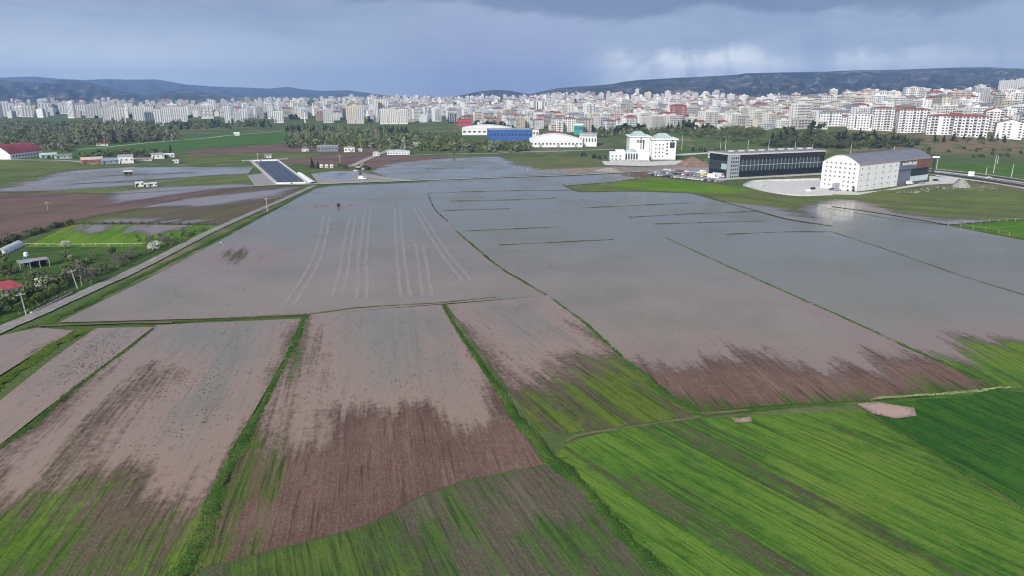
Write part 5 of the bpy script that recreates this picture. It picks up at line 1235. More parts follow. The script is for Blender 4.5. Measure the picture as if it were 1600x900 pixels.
# roadside bushes and garden
def along(pix, n, off, kinds, label, group, s=1.0, jit=1.0, sz=1.0):
    c = catmull([P(*q) for q in pix], 1.0)
    for i in range(n):
        q = c[int((i + rng.uniform(.1, .9)) / n * (len(c) - 1))]; k = rng.choice(kinds)
        plant(k, (q[0] + rng.uniform(-jit, jit) + off, q[1] + rng.uniform(-jit, jit), 0), label[k] if isinstance(label, dict) else label, group[k] if isinstance(group, dict) else group, s, sz)
l, g_ = L2({'bush', 'bare', 'round'}, 'in the road-side garden hedge', 'road hedge')
along([(-30, 512), (40, 480), (100, 452), (150, 428)], 26, -3.2, ['bush', 'bush', 'round'], l, g_, .85, 1.2)
along([(150, 440), (200, 415), (260, 387), (335, 357)], 46, -3.0, ['bush', 'bush', 'bush', 'bare'], {k: v.replace('hedge', 'hedge, its far end') for k, v in l.items()}, {k: v + ' far' for k, v in g_.items()}, .62, 1.6, .9)
l, g_ = L2({'bush', 'scrub'}, 'in the hedge between brown field and bright plot', 'field hedge')
along([(-40, 398), (20, 377), (60, 364), (108, 351)], 30, 0, ['bush', 'scrub'], l, g_, .8, 1.2)
l, g_ = L2({'bush'}, 'on the far edge of the bright plot', 'plot edge')
along([(115, 350.5), (200, 350), (300, 350.5), (340, 351)], 16, 0, ['bush'], l, g_, .55, .8)
along([(42, 492), (70, 478), (100, 464), (112, 458)], 14, -1.8, ['young'], 'young pale-stemmed tree in the row along the dirt road', 'young roadside trees', .9, .4)
for (x, y, k, s, lab) in ((128, 448, 'bare', .95, 'large bare grey tree beside the leaning pole'), (143, 446, 'bare', .8, 'smaller bare grey tree right of the large one by the road'), (70, 455, 'blossom', 1.15, 'white blossoming tree in the garden behind the red-roofed house'), (104, 387, 'blossom', .9, 'white blossoming tree on the edge of the bright plot'),
        (242, 392, 'blossom', 1.15, 'biggest white blossoming tree beside the dirt road'), (108, 405, 'blossom', .5, 'small pale blossoming bush in the middle of the garden'), (12, 412, 'round', .7, 'dark green tree between tunnel and red-roofed house'), (2, 480, 'round', .9, 'dark tree at the left edge beside the road'), (28, 476, 'round', .8, 'rounded dark tree below the red-roofed house')):
    plant(k, (*P(x, y), 0), lab, None, s)
l, g_ = L2({'bush', 'round', 'scrub', 'fresh'}, 'scattered in the rough garden', 'garden')
for _ in range(64):
    for _t in range(30):
        x, y = rng.uniform(-20, 235), rng.uniform(392, 478)
        if inpoly(x, y, [(-40, 478), (60, 470), (130, 440), (235, 393), (120, 395), (60, 425), (-40, 405)]) and not (-10 < x < 42 and 440 < y < 470) and not (28 < x < 82 and 402 < y < 424): break
    k = rng.choice(['bush', 'bush', 'scrub', 'round', 'fresh']); plant(k, (*P(x, y), 0), l[k], g_[k], {'bush': .8, 'scrub': .45, 'round': .5, 'fresh': .42}[k])
l, g_ = L2({'bush'}, 'in the green corner above the bright lane', 'plot lane')
for _ in range(14): plant('bush', (*P(rng.uniform(205, 300), rng.uniform(368, 385)), 0), l['bush'], g_['bush'], .7)

# ================================================================== ROADS, TRACKS, YARDS
def mat_road(name, c1, c2, rut, streak=.5):
    m, t = new_mat(name); r = t.vattr('row'); u, v, _ = t.sep(r)
    n = t.noise(t.pos(), .25, 4.0, .65); f = t.noise(t.pos(), 1.6, 3.0, .7); s = t.noise(t.xyz(t.mul(u, .03), t.mul(v, 1.6), 0.0), 1.0, 3.0)
    col = t.mix(t.step(t.add(t.mul(n, .5), t.mul(f, .5)), .38, .64), c1, c2)
    w = t.m('ABSOLUTE', t.sub(t.m('ABSOLUTE', v), .85))
    col = t.mix(t.mul(t.step(t.add(w, t.mul(t.sub(n, .5), .8)), .55, .15), streak), col, rut)
    col = t.mix(t.mul(t.step(s, .52, .7), .35), col, tuple(c * .6 for c in c1))
    t.out(t.bsdf(col, .9, t.bump(f, .6, .1), spec=.15)); return m
R_dirt = mat_road('dirt_road_surface', (.24, .222, .205), (.34, .32, .295), (.17, .155, .15), .6)
R_pale = mat_road('pale_track_surface', (.30, .285, .255), (.42, .40, .365), (.24, .225, .21), .4)
R_mud = mat_road('muddy_track_surface', (.12, .115, .06), (.17, .15, .09), (.10, .085, .055), .6)
R_grass = mat_road('straw_track_surface', (.12, .16, .05), (.30, .31, .17), (.08, .13, .03), .6)
R_asph = mat_road('asphalt', (.045, .045, .047), (.065, .064, .064), (.05, .05, .05), .2)
CR = ((-1, -.05), (-.8, .05), (0, .10), (.8, .05), (1, -.05))
strip('dirt_road', [(-70, 548), (0, 517), (60, 491), (100, 473), (150, 450), (200, 428), (250, 403), (300, 377), (345, 355), (390, 335), (440, 313.5), (470, 300), (492, 290)], 4.2, R_dirt, CR, z=.34, step=1.5, wob=.10, widths=[4.6, 4.2, 3.8, 4.2])
strip('track', [(388, 291), (430, 289.5), (492, 288), (545, 286), (600, 284), (700, 280.5), (800, 277), (900, 273.5), (1000, 268.5), (1020, 267)], 4.0, R_pale, CR, z=.42, step=3, wob=.2, widths=[5, 6, 5.5, 4, 4, 5])
strip('track', [(560, 274), (600, 279), (640, 282.5)], 7, R_pale, CR, z=.38, step=3, wob=.2)
strip('track', [(548, 260), (566, 252), (582, 245), (600, 238), (612, 232)], 6, R_pale, ((-1, 0), (1, 0)), z=.12, step=4, wob=.15)
strip('track', [(120, 234), (170, 229.5), (250, 221.5), (320, 216), (370, 210.5), (445, 205), (480, 200)], 7, R_pale, ((-1, 0), (1, 0)), z=.16, step=8, wob=.12)
strip('track', [(790, 238), (850, 237), (900, 235.5), (960, 233)], 9, R_pale, ((-1, 0), (1, 0)), z=.14, step=8, wob=.1)
strip('track', [(-30, 249.5), (40, 250), (110, 251.5), (150, 257)], 6, R_pale, ((-1, 0), (1, 0)), z=.16, step=5, wob=.15)
strip('track', [(640, 243), (700, 240.5), (770, 240), (800, 238)], 5, R_pale, ((-1, 0), (1, 0)), z=.14, step=8, wob=.2)
strip('track', [(1095, 648), (1130, 646), (1170, 643)], 1.2, R_mud, ((-1, 0), (1, 0)), z=.33, step=1, wob=.3)
strip('track', [(1360, 625), (1410, 622), (1470, 618), (1530, 611), (1582, 607)], 1.6, R_grass, ((-1, .0), (0, .30), (1, .0)), z=.30, step=1, wob=1.0, hvar=.8, widths=[.4, .6, .9, 1.5, .5])
strip('track', [(885, 692), (900, 683), (960, 671), (1030, 662), (1094, 652)], 0.7, R_mud, ((-1, 0), (1, 0)), z=.12, step=1, wob=.9)
strip('track', [(270, 506.5), (180, 508), (60, 512)], 1.0, R_mud, ((-1, 0), (1, 0)), z=.60, step=1, wob=.3)
# tyre lines left by the tractor in the drowned field: pale silt just under the surface
mT, t_ = new_mat('silted_tyre_line'); _r = t_.vattr('row'); _u, _v, _ = t_.sep(_r); _n = t_.noise(t_.pos(), .16, 4.0, .65)
_al = t_.mul(t_.step(t_.m('ABSOLUTE', t_.sub(t_.m('ABSOLUTE', _v), 1.45)), 1.15, .2), t_.step(_n, .30, .62, a=.44, b=.64))
t_.out(t_.bsdf((.44, .365, .32), .14, spec=.5, ior=1.33, alpha=_al))
for pix in ([(511, 335), (507, 360), (498, 395), (485, 425), (462, 462), (448, 480)], [(552, 337), (546, 365), (541, 395), (537, 425), (527, 462)], [(575, 325), (570, 370), (566, 405), (567, 435), (565, 468)], [(621, 326), (623, 365), (627, 410), (631, 445), (635, 466)], [(655, 382), (660, 410), (664, 440), (668, 464)], [(650, 325), (690, 390), (730, 440)]):
    strip('wheel_track', pix, 5.6, mT, ((-1, 0), (-.5, 0), (0, 0), (.5, 0), (1, 0)), z=.262, step=2.0, wob=.12, ends=False)

def sheet(name, poly, mat, z=.1, cell=4.0):
    pw = W(poly); pts, fs = tri_mesh(name, pw, cell); me = bpy.data.meshes.new(name); me.from_pydata([(x, y, z) for x, y in pts], [], fs); me.materials.append(mat); put_uv(me, pts, np.array([1.0, 0.0]))
    o = link(name, me); o['kind'] = 'structure'; return o
Y_grey = mat_road('grey_gravel_yard', (.24, .225, .235), (.34, .32, .33), (.22, .20, .21), .2)
Y_pale = mat_road('pale_concrete_yard', (.50, .48, .46), (.64, .62, .59), (.44, .42, .40), .3)
Y_rub = mat_road('rubble_ground', (.17, .135, .11), (.36, .31, .27), (.15, .12, .10), .2)
sheet('yard', [(486, 272), (520, 267.5), (556, 268), (600, 276), (625, 282), (560, 285), (498, 287.5)], Y_grey, .12)
sheet('puddle', [(494, 272.5), (512, 270.5), (540, 270.5), (556, 273), (552, 277.5), (530, 280), (508, 278)], mat_water('yard_water', (.20, .21, .24), (.22, .22, .25), (.24, .23, .25)), .16)
for o in [ob for ob in C.objects if ob.name.startswith('puddle') and 'depth' not in ob.data.attributes]:
    put_attr(o.data, 'depth', np.full(len(o.data.vertices), 30.0)); put_attr(o.data, 'mud', np.zeros(len(o.data.vertices)))
sheet('yard', [(386, 274), (411, 271), (437, 288), (398, 291)], Y_grey, .12)
sheet('yard', [(1010, 272), (1020, 266), (1060, 262), (1108, 258), (1108, 268), (1140, 281), (1120, 285.5), (1080, 281), (1045, 277)], Y_grey, .14)
sheet('yard', [(1160, 290), (1176, 285), (1282, 281), (1284, 288), (1340, 301), (1400, 296), (1450, 289), (1490, 287), (1500, 279), (1452, 275), (1452, 284), (1340, 305), (1300, 304), (1250, 306), (1200, 300)], Y_pale, .14)
sheet('rubble', [(798, 266), (850, 265), (900, 263), (960, 260.5), (1010, 262), (1040, 258), (1060, 254), (1104, 252), (1106, 259), (1060, 263), (1012, 268), (950, 271), (880, 272), (830, 269)], Y_rub, .12, 5.0)
sheet('yard', [(940, 252), (1010, 253), (1062, 251), (1090, 253), (1060, 257), (1010, 260), (945, 258)], Y_pale, .16)
sheet('yard', [(1052, 244), (1110, 240), (1190, 241), (1290, 246), (1280, 243), (1180, 238.8), (1110, 238), (1055, 241)], Y_pale, .14, 6.0)
# highway with kerbs and rails
for pix, w in (([(1440, 264.5), (1475, 268), (1520, 273), (1560, 278), (1620, 287), (1760, 308)], 9.5), ([(1440, 269), (1475, 273), (1520, 279), (1560, 285), (1620, 294.5), (1760, 318)], 9.5)):
    strip('road', pix, w, R_asph, ((-1, 0), (1, 0)), z=.22, step=4, ends=False)
    for k in (-1, 1): strip('kerb', [(x, y + k * (2.0 if x < 1500 else 2.5)) for x, y in pix], 2.2, R_pale, ((-1, -.1), (-.9, .16), (.9, .16), (1, -.1)), z=.24, step=4, ends=False)

def rail(pix, label, h=.9, step=6.0, post=.12, mat=None, top=.28, name='guard_rail', cat='guard rail', z=0.2):
    c = catmull([P(*q) for q in pix], step); t = thing(name, label, cat, (c[0][0], c[0][1], 0)); o = np.array(c[0])
    mb = MB()
    for a, b in zip(c[:-1], c[1:]):
        d = b - a; n = np.array([-d[1], d[0]]) / (np.hypot(*d) + 1e-9) * .05; a, b = a - o, b - o
        for s0, s1 in ((1, -1),):
            mb.poly([(a[0] + n[0], a[1] + n[1], z + h - top), (b[0] + n[0], b[1] + n[1], z + h - top), (b[0] + n[0], b[1] + n[1], z + h), (a[0] + n[0], a[1] + n[1], z + h)])
            mb.poly([(a[0] - n[0], a[1] - n[1], z + h - top), (b[0] - n[0], b[1] - n[1], z + h - top), (b[0] - n[0], b[1] - n[1], z + h), (a[0] - n[0], a[1] - n[1], z + h)])
            mb.poly([(a[0] + n[0], a[1] + n[1], z + h), (b[0] + n[0], b[1] + n[1], z + h), (b[0] - n[0], b[1] - n[1], z + h), (a[0] - n[0], a[1] - n[1], z + h)])
    mb.build('rail', mat or M_bal, t)
    pm = MB().box(-post / 2, post / 2, -post / 2, post / 2, 0, h + .1).mesh('post', mat or M_bal)
    for q in c[:90]: part('post', pm, t, q[0] - o[0], q[1] - o[1], z)
    return t
rail([(1440, 267), (1475, 270.5), (1520, 276), (1560, 281.5), (1620, 290.5), (1700, 304)], 'pale guard rail between the two carriageways of the highway', 1.0, 5.0, .2, M_bal, .5)
rail([(1462, 276), (1500, 281), (1530, 285), (1570, 291), (1640, 303)], 'pale guard rail along the near edge of the highway', 1.0, 5.0, .2, M_bal, .5)
rail([(1482, 352), (1520, 349.5), (1560, 347.5), (1620, 346), (1720, 347)], 'white post fence along the far side of the fenced lawn', 1.5, 4.6, .11, M_conc, .03, 'fence', 'fence')
rail([(1482, 353.5), (1520, 358), (1560, 365), (1600, 374.5), (1700, 396)], 'white post fence along the near flooded side of the fenced lawn', 1.4, 4.6, .11, M_conc, .03, 'fence', 'fence')
rail([(40, 385), (110, 385.5), (170, 385), (232, 384)], 'thin pale wire fence between bright plot and garden', 1.0, 4.0, .10, M_bal, .10, 'fence', 'fence')
rail([(50, 490), (80, 475), (112, 459)], 'low rubble stone wall along the dirt road', .45, 1.5, .7, M_conc, .45, 'stone_wall', 'wall', z=0.05)

# ================================================================== PANELLED BASIN
def basin():
    q = [P(393, 252), P(434, 251), P(481, 286.5), P(432, 287.5)]; c = np.mean(q, 0)
    t = thing('panelled_basin', 'long dark panelled basin with pale rims beside the track junction', 'basin', (c[0], c[1], 0)); L = [np.array(p) - c for p in q]
    Q = lambda s, r: (L[0] * (1 - s) + L[1] * s) * (1 - r) + (L[3] * (1 - s) + L[2] * s) * r
    M_pan = plain('dark_panel', (.050, .055, .080), .35, .3, .08, spec=.5); n = 4
    for k in range(n):
        mb = MB(); s0, s1 = .04 + .92 * k / n, .04 + .92 * (k + .87) / n
        a, b, c_, d = Q(s0, .05), Q(s1, .05), Q(s1, .95), Q(s0, .95); zt = [.55, .95]
        mb.poly([(*a, .55), (*b, .85), (*c_, .85), (*d, .55)]); mb.poly([(*a, .2), (*d, .2), (*d, .55), (*a, .55)]); mb.poly([(*b, .2), (*c_, .2), (*c_, .85), (*b, .85)]); mb.poly([(*d, .2), (*c_, .2), (*c_, .85), (*d, .55)]); mb.poly([(*a, .2), (*b, .2), (*b, .85), (*a, .55)])
        mb.build('panel', M_pan, t)
    fl = MB(); fl.poly([(*p, .14) for p in L]); fl.build('floor', plain('basin_floor', (.45, .45, .46), .8, .15, .1), t)
    def wall(a, b, w, h, mat, name='rim'):
        a, b = np.array(a), np.array(b); d = (b - a) / np.hypot(*(b - a)); n_ = np.array([-d[1], d[0]]) * w / 2; mb = MB(); p4 = [a - n_, b - n_, b + n_, a + n_]
        mb.poly([(*p, h) for p in p4])
        for i in range(4): u, v = p4[i], p4[(i + 1) % 4]; mb.poly([(*u, -.3), (*v, -.3), (*v, h), (*u, h)])
        mb.build(name, mat, t)
    wall(L[0], L[3], 2.2, .9, M_conc); wall(L[1], L[2], 1.6, .9, M_bal); wall(L[3], Q(.46, 1), 1.4, 1.0, M_white); wall(Q(.52, 1), Q(.94, 1), 1.4, 1.0, M_white); wall(L[0], Q(.32, 0), 1.6, 1.0, M_white); wall(Q(.38, 0), L[1], 1.6, 1.0, M_white)
    wall(np.array(P(378, 251.5)) - c, np.array(P(450, 248.5)) - c, 3.0, .5, M_conc, 'apron')
basin()
def tarp():
    q = [P(463, 271.5), P(473, 271.5), P(497, 287), P(481, 287)]; c = np.mean(q, 0); mb = MB(); n = 12; w = 5
    g_ = []
    for i in range(n + 1):
        for j in range(w + 1):
            a = np.array(q[0]) * (1 - i / n) + np.array(q[3]) * (i / n); b = np.array(q[1]) * (1 - i / n) + np.array(q[2]) * (i / n); p = a * (1 - j / w) + b * j / w - c
            g_.append((p[0], p[1], .2 + 1.1 * math.sin(math.pi * j / w) + rng.uniform(-.1, .1)))
    mb.v = g_
    for i in range(n):
        for j in range(w): k = i * (w + 1) + j; mb.f.append((k, k + 1, k + w + 2, k + w + 1)); mb.mi.append(0)
    o = mb.build('tarpaulin', plain('white_tarpaulin', (.80, .79, .77), .6, .05, .3), None, True, (c[0], c[1], 0)); tag(o, 'long bright white tarpaulin ridge beside the panelled basin', 'tarpaulin')
tarp()

# ================================================================== SMALL BUILDINGS
def house(x0, x1, yb, yt, depth, label, wall, roof, rz=0.0, pitch='gable', win=2, roofh=.35, D=None, door=True, cat='house', name='farm_house', over=.4):
    b, w, h = place(x0, x1, yb, yt, D); a = face(b) + rz; off = Vector((0, depth / 2, 0)); off.rotate(Matrix.Rotation(a, 3, 'Z')); hr = h * roofh; h0 = h - hr
    t = thing(name, label, cat, (b[0] + off.x, b[1] + off.y, b[2]), a); mb = MB(); mb.box(-w / 2, w / 2, -depth / 2, depth / 2, -.6, h0)
    rb = MB()
    if pitch == 'gable':
        mb.prism([(-w / 2, h0 + .002), (w / 2, h0 + .002), (w / 2, h0 + .01), (-w / 2, h0 + .01)], -depth / 2, depth / 2)
        for s in (-1, 1): rb.poly([(-w / 2 - over, s * (depth / 2 + over), h0 - .05), (w / 2 + over, s * (depth / 2 + over), h0 - .05), (w / 2 + over, 0, h0 + hr), (-w / 2 - over, 0, h0 + hr)])
        for s in (-1, 1): rb.poly([(s * w / 2, -depth / 2, h0), (s * w / 2, depth / 2, h0), (s * w / 2, 0, h0 + hr - .05)])
    elif pitch == 'hip': hip(rb, w, depth, h0 + .01, hr, over, 0)
    elif pitch == 'shed': rb.poly([(-w / 2 - over, -depth / 2 - over, h0 + .05), (w / 2 + over, -depth / 2 - over, h0 + .05), (w / 2 + over, depth / 2 + over, h0 + hr), (-w / 2 - over, depth / 2 + over, h0 + hr)]); rb.poly([(-w / 2 - over, -depth / 2 - over, h0 - .15), (w / 2 + over, -depth / 2 - over, h0 - .15), (w / 2 + over, -depth / 2 - over, h0 + .05), (-w / 2 - over, -depth / 2 - over, h0 + .05)])
    mb.build('wall', wall, t); rb.build('roof', roof, t)
    for k in range(win): part('window', win_mesh(min(1.3, w / win * .45), min(1.3, h0 * .4)), t, -w / 2 + (k + .5) * w / win + (.5 if door else 0), -depth / 2 - .01, h0 * .40)
    if door: db = MB(); db.box(-.5, .5, -.06, .01, 0, min(2.1, h0 * .8)); o = db.build('door', M_dark, t); o.location = (-w * .36, -depth / 2 - .01, 0)
    return t
M_orange = plain('pale_orange_roof', (.62, .50, .42), .8, .15, .5); M_brick = plain('brick_wall', (.34, .17, .13), .9, .2, 1.0); M_sheet = plain('blue_grey_sheet', (.30, .35, .43), .6, .2, .4); M_paleg = plain('pale_green_wall', (.50, .60, .56), .8, .15, .4)
house(-6, 37, 466, 442, 7.5, 'white cottage with a bright red hipped roof beside the garden', M_white, plain('bright_red_roof', (.36, .075, .085), .8, .2, .5), .30, 'hip', 3, .38)
house(131, 160, 256, 246, 12, 'low farmhouse with cream roof and brick end by the flood', M_brick, M_orange, .1, 'gable', 3)
house(161, 185, 256.5, 248, 9, 'long blue-grey sheet shed beside the brick farmhouse', M_sheet, M_sheet, .05, 'shed', 3)
house(187, 208, 255.5, 243, 10, 'white two-storey farmhouse in the middle of the farm cluster', M_white, M_flat, .0, 'shed', 3, .12)
house(208, 236, 252, 247, 8, 'low pinkish shed with rusty roof right of the white farmhouse', M_wwarm, plain('rusty_roof', (.38, .27, .24), .8, .25, .5), .15, 'gable', 2)
house(238, 256, 248, 240, 9, 'white house with flat roof at the right of the farm cluster', M_white, M_flat, .0, 'shed', 3, .15)
house(257, 272, 246, 240.5, 8, 'pale shed with white sheet roof beside the dark tree', M_wwarm, M_white, .1, 'shed', 2, .2)
house(271, 279, 255.5, 250.5, 5, 'small white cabin alone on the grass edge', M_white, M_white, .0, 'shed', 1, .1)
house(66, 88, 247, 239.5, 10, 'pale green shed beside the red-roofed barn', M_paleg, M_paleg, .1, 'gable', 3)
house(89, 112, 248, 241, 9, 'pale green-grey shed behind small bushes', M_paleg, M_rgrey, .1, 'gable', 3)
house(152, 168, 228, 223.5, 8, 'tiny white hut at the edge of the wood', M_white, M_red, .0, 'gable', 2)
house(366, 374, 212, 207, 8, 'tiny white hut beside the far white track', M_white, M_white, .0, 'gable', 1)
house(414, 424, 247, 241, 7, 'small pale hut in the ploughed strip', M_wwarm, M_rgrey, .0, 'gable', 1)
house(195, 206, 273, 267.5, 4, 'dark open hut with white roof standing in the flood', M_dark, M_white, .0, 'shed', 1, .15)
for (x0, x1, yb, yt, lab) in ((213, 224, 292.5, 285, 'tallest white cabin at the water edge, left of three'), (226, 232, 292, 287, 'small white cabin between two bigger ones at the water edge'), (234, 245, 291.5, 286, 'long low white cabin at the water edge, right of three')):
    house(x0, x1, yb, yt, 2.6, lab, M_white, M_white, .05, 'shed', 2, .10, cat='cabin', name='cabin', over=.1)
for (x0, x1, lab) in ((501, 505, 'first of three cream beehive huts behind the grey yard'), (509, 513, 'middle cream hut behind the grey yard'), (517, 521, 'right cream hut behind the grey yard')):
    house(x0, x1, 262.5, 257.5, 2.5, lab, M_wwarm, M_wwarm, .3, 'gable', 1, .3, door=False, cat='hut', name='hut', over=.1)
def barn():
    c = P(17, 249); l = P(-45, 247); r = P(68, 243); v1 = Vector((r[0] - c[0], r[1] - c[1])); a = math.atan2(v1.y, v1.x); L1 = min(v1.length, 75); L2 = 32.0; k = depth_of((c[0], c[1], 0)) / F
    h0 = 4.6; H = 13.0
    t = thing('barn', 'big barn with vaulted dark red roof and white gable end', 'barn', (c[0], c[1], 0), a); n = 14
    arc = lambda i: (L2 * i / n, h0 + (H - h0) * math.sin(math.pi * i / n) ** .9)
    pr = [(0, -1)] + [arc(i) for i in range(n + 1)] + [(L2, -1)]; mb = MB(); m = len(pr)
    for x in (0, L1): mb.v += [(x, y, z) for y, z in pr]
    for i in range(m): j = (i + 1) % m; mb.f.append((i, j, m + j, m + i)); mb.mi.append(0)
    mb.f.append(tuple(range(m))); mb.f.append(tuple(m + i for i in reversed(range(m)))); mb.mi += [0, 0]; mb.build('wall', M_white, t)
    rb = MB()
    for i in range(n):
        (ya, za), (yb, zb) = arc(i), arc(i + 1); rb.poly([(-.6, ya, za + .3), (L1 + .6, ya, za + .3), (L1 + .6, yb, zb + .3), (-.6, yb, zb + .3)]); rb.poly([(-.6, ya, za - .1), (-.6, ya, za + .3), (-.6, yb, zb + .3), (-.6, yb, zb - .1)])
    rb.build('roof', plain('dark_red_vault', (.30, .065, .075), .7, .18, .1), t)
    for q in range(10): part('window', win_mesh(2.0, 1.6), t, 4 + q * (L1 - 8) / 9, -.02, 1.8)
    db = MB(); db.box(-.08, .0, L2 * .4, L2 * .6, 0, 5); db.build('door', M_mul, t)
barn()
def tunnel():
    a, b = np.array(P(1, 398)), np.array(P(30, 384)); d = b - a; L = np.hypot(*d); mb = MB(); n = 10; r = 1.9; bays = 10
    for i in range(bays):
        for j in range(n):
            a0, a1 = math.pi * j / n, math.pi * (j + 1) / n; y0, y1 = L * i / bays, L * (i + 1) / bays; q = r * (1.0 if i % 2 else .97)
            mb.poly([(q * math.cos(a0), y0, q * math.sin(a0) * 1.15), (q * math.cos(a1), y0, q * math.sin(a1) * 1.15), (q * math.cos(a1), y1, q * math.sin(a1) * 1.15), (q * math.cos(a0), y1, q * math.sin(a0) * 1.15)])
    t = thing('polytunnel', 'white half-round plastic greenhouse tunnel in the garden', 'greenhouse', (a[0], a[1], 0), math.atan2(-d[0], d[1])); mb.build('cover', plain('greenhouse_film', (.66, .68, .70), .35, .12, .6), t)
    e = MB(); e.poly([(r * .97 * math.cos(math.pi * j / n), .02, r * 1.12 * math.sin(math.pi * j / n)) for j in range(n + 1)]); e.box(-.5, .5, -.05, .0, 0, 1.8, 1); e.build('end_panel', [M_bal, M_dark], t)
    h = MB()
    for i in range(bays + 1):
        for j in range(n): a0, a1 = math.pi * j / n, math.pi * (j + 1) / n; h.tube((r * math.cos(a0), L * i / bays, r * 1.16 * math.sin(a0)), (r * math.cos(a1), L * i / bays, r * 1.16 * math.sin(a1)), .05, .05, 4)
    h.build('hoops', M_mul, t)
tunnel()
def lean_to():
    b, w, h = place(36, 76, 421, 409); a = face(b) + .15; t = thing('open_shed', 'open shed with flat grey-mauve sheet roof on thin white posts', 'shed', b, a); d = 5.0; H = 2.7
    rb = MB(); rb.box(-w / 2, w / 2, -.2, d, H, H + .14); 
    for q in range(14): rb.box(-w / 2 + q * w / 14, -w / 2 + q * w / 14 + .1, -.2, d, H + .142, H + .2)
    rb.build('roof', plain('mauve_sheet', (.36, .31, .34), .6, .2, .6), t); pm = MB().box(-.08, .08, -.08, .08, -.2, H).mesh('post', M_bal)
    for x in (-.48, -.16, .16, .48):
        for y in (0.05, d - .2): part('post', pm, t, x * w, y, 0)
    bw = MB(); bw.box(-w / 2 + 2.2, w / 2, d - .2, d - .08, 0, H - .02); bw.build('wall', M_dark, t); f = MB(); f.box(-w / 2, -w / 2 + 4, -.24, -.202, H - .1, H + .3); f.build('fascia', plain('pale_blue_board', (.42, .60, .74), .6, .1, .5), t)
    b2 = P(43, 411); t2 = thing('water_tank', 'white water tank on a blue frame behind the open shed', 'tank', (b2[0], b2[1], 0)); f = MB()
    for sx in (-.7, .7):
        for sy in (-.7, .7): f.tube((sx, sy, -.1), (sx * .8, sy * .8, 2.6), .08, .08, 5)
    f.box(-.8, .8, -.8, .8, 2.6, 2.7); f.build('frame', plain('blue_frame', (.10, .30, .55), .5, .1), t2); g_ = MB(); g_.tube((0, 0, 2.7), (0, 0, 3.9), .75, .75, 12); g_.tube((0, 0, 3.9), (0, 0, 4.2), .75, .25, 12); g_.build('tank', M_white, t2)
lean_to()

# ================================================================== POLES, SIGNS, CARS, PEOPLE
def pole(px, py, ytop, label, kind='utility', lean=0.0, s=1.0, mat=None):
    b = T(px, py); h = (py - ytop) * depth_of(b) / F
    t = thing('utility_pole' if kind != 'lamp' else 'street_lamp', label, 'pole' if kind != 'lamp' else 'street lamp', b, face(b)); t.rotation_euler = (0, lean, face(b))
    mt = mat or M_conc; mb = MB(); mb.tube((0, 0, -.5), (0, 0, h), .17 * s, .10 * s, 7); mb.build('shaft', mt, t)
    if kind == 'utility':
        a = MB(); a.box(-1.1, 1.1, -.07, .07, h - .7, h - .55); a.build('crossarm', mt, t)
        im = MB().tube((0, 0, 0), (0, 0, .28), .07, .05, 6).mesh('insulator', M_white)
        for x in (-1.0, -.35, .35, 1.0): part('insulator', im, t, x, 0, h - .549)
    elif kind == 'lamp':
        a = MB(); a.tube((0, 0, h - .1), (0, -1.8, h + .35), .07 * s, .05 * s, 6); a.build('arm', mt, t); l = MB(); l.box(-.18, .18, -2.6, -1.7, h + .28, h + .42); l.build('lamp_head', M_mul, t)
    return t
pole(122, 454, 422, 'pale concrete pole leaning beside the bare grey tree', lean=-.14, s=1.3)
pole(41, 492, 456, 'pale concrete pole beside the young roadside trees', lean=-.06, s=1.2)
pole(418, 331, 309, 'pale pole with crossarm between furrowed field and dirt road', s=1.5)
pole(404, 262, 240, 'grey pole standing behind the panelled basin', s=1.7)
pole(532, 262, 243, 'pale pole beside the brown strip behind the grey yard', s=1.8)
pole(75, 329, 316, 'thin pole in the brown ploughed field', s=.8)
pole(632, 236, 214, 'tall pole with round white head in the grove', s=2.2)
pole(14, 454, 441, 'short pole behind the red-roofed cottage')
pole(712, 296, 282, 'thin pole on the track', s=.5) if False else None
for i, (x, yb, yt) in enumerate(((1065, 235, 212), (1133, 238, 217), (1125, 237, 223), (1168, 239, 218), (1200, 241, 219), (1241, 243, 222), (1268, 244, 224), (1328, 246, 225), (1395, 250, 228))):
    pole(x, yb, yt, 'thin pale street lamp along the grass behind the black showroom', 'lamp', s=1.7, mat=M_bal)['group'] = 'street lamps behind the showroom'
for i, (x, yb, yt) in enumerate(((1463, 264, 244), (1552, 271, 243), (1580, 277, 257), (1540, 274, 262), (1558, 256, 244))):
    pole(x, yb, yt, 'pale street lamp along the far side of the highway', 'lamp', s=1.7, mat=M_bal)['group'] = 'street lamps along the highway'
def pylon():
    b = P(1457, 272); k = depth_of((*b, 0)) / F; t = thing('sign_pylon', 'tall dark advertising pylon with white panel beside the warehouse', 'sign', (b[0], b[1], 0), face(b) + .1); H = 30 * k
    mb = MB(); mb.box(-.7, .7, -.5, .5, -1, H * .82); mb.build('shaft', M_dark, t); mb = MB(); mb.box(-3.2, 3.2, -.8, .8, H * .78, H); mb.build('cabinet', M_dark, t); mb = MB(); mb.box(-1.8, 3.0, -.9, -.802, H * .83, H * .93); mb.build('panel', M_white, t)
    b = P(1516, 281); k = depth_of((*b, 0)) / F; t = thing('billboard', 'white rectangular board on two posts beside the highway', 'billboard', (b[0], b[1], 0), face(b)); w = 8 * k; mb = MB(); mb.box(-w / 2, w / 2, -.1, .1, 6 * k, 13 * k); mb.build('board', M_white, t)
    pm = MB().tube((0, 0, -.3), (0, 0, 6 * k), .12, .12, 6).mesh('post', M_dark)
    for s in (-.3, .3): part('post', pm, t, s * w, 0, 0)
pylon()
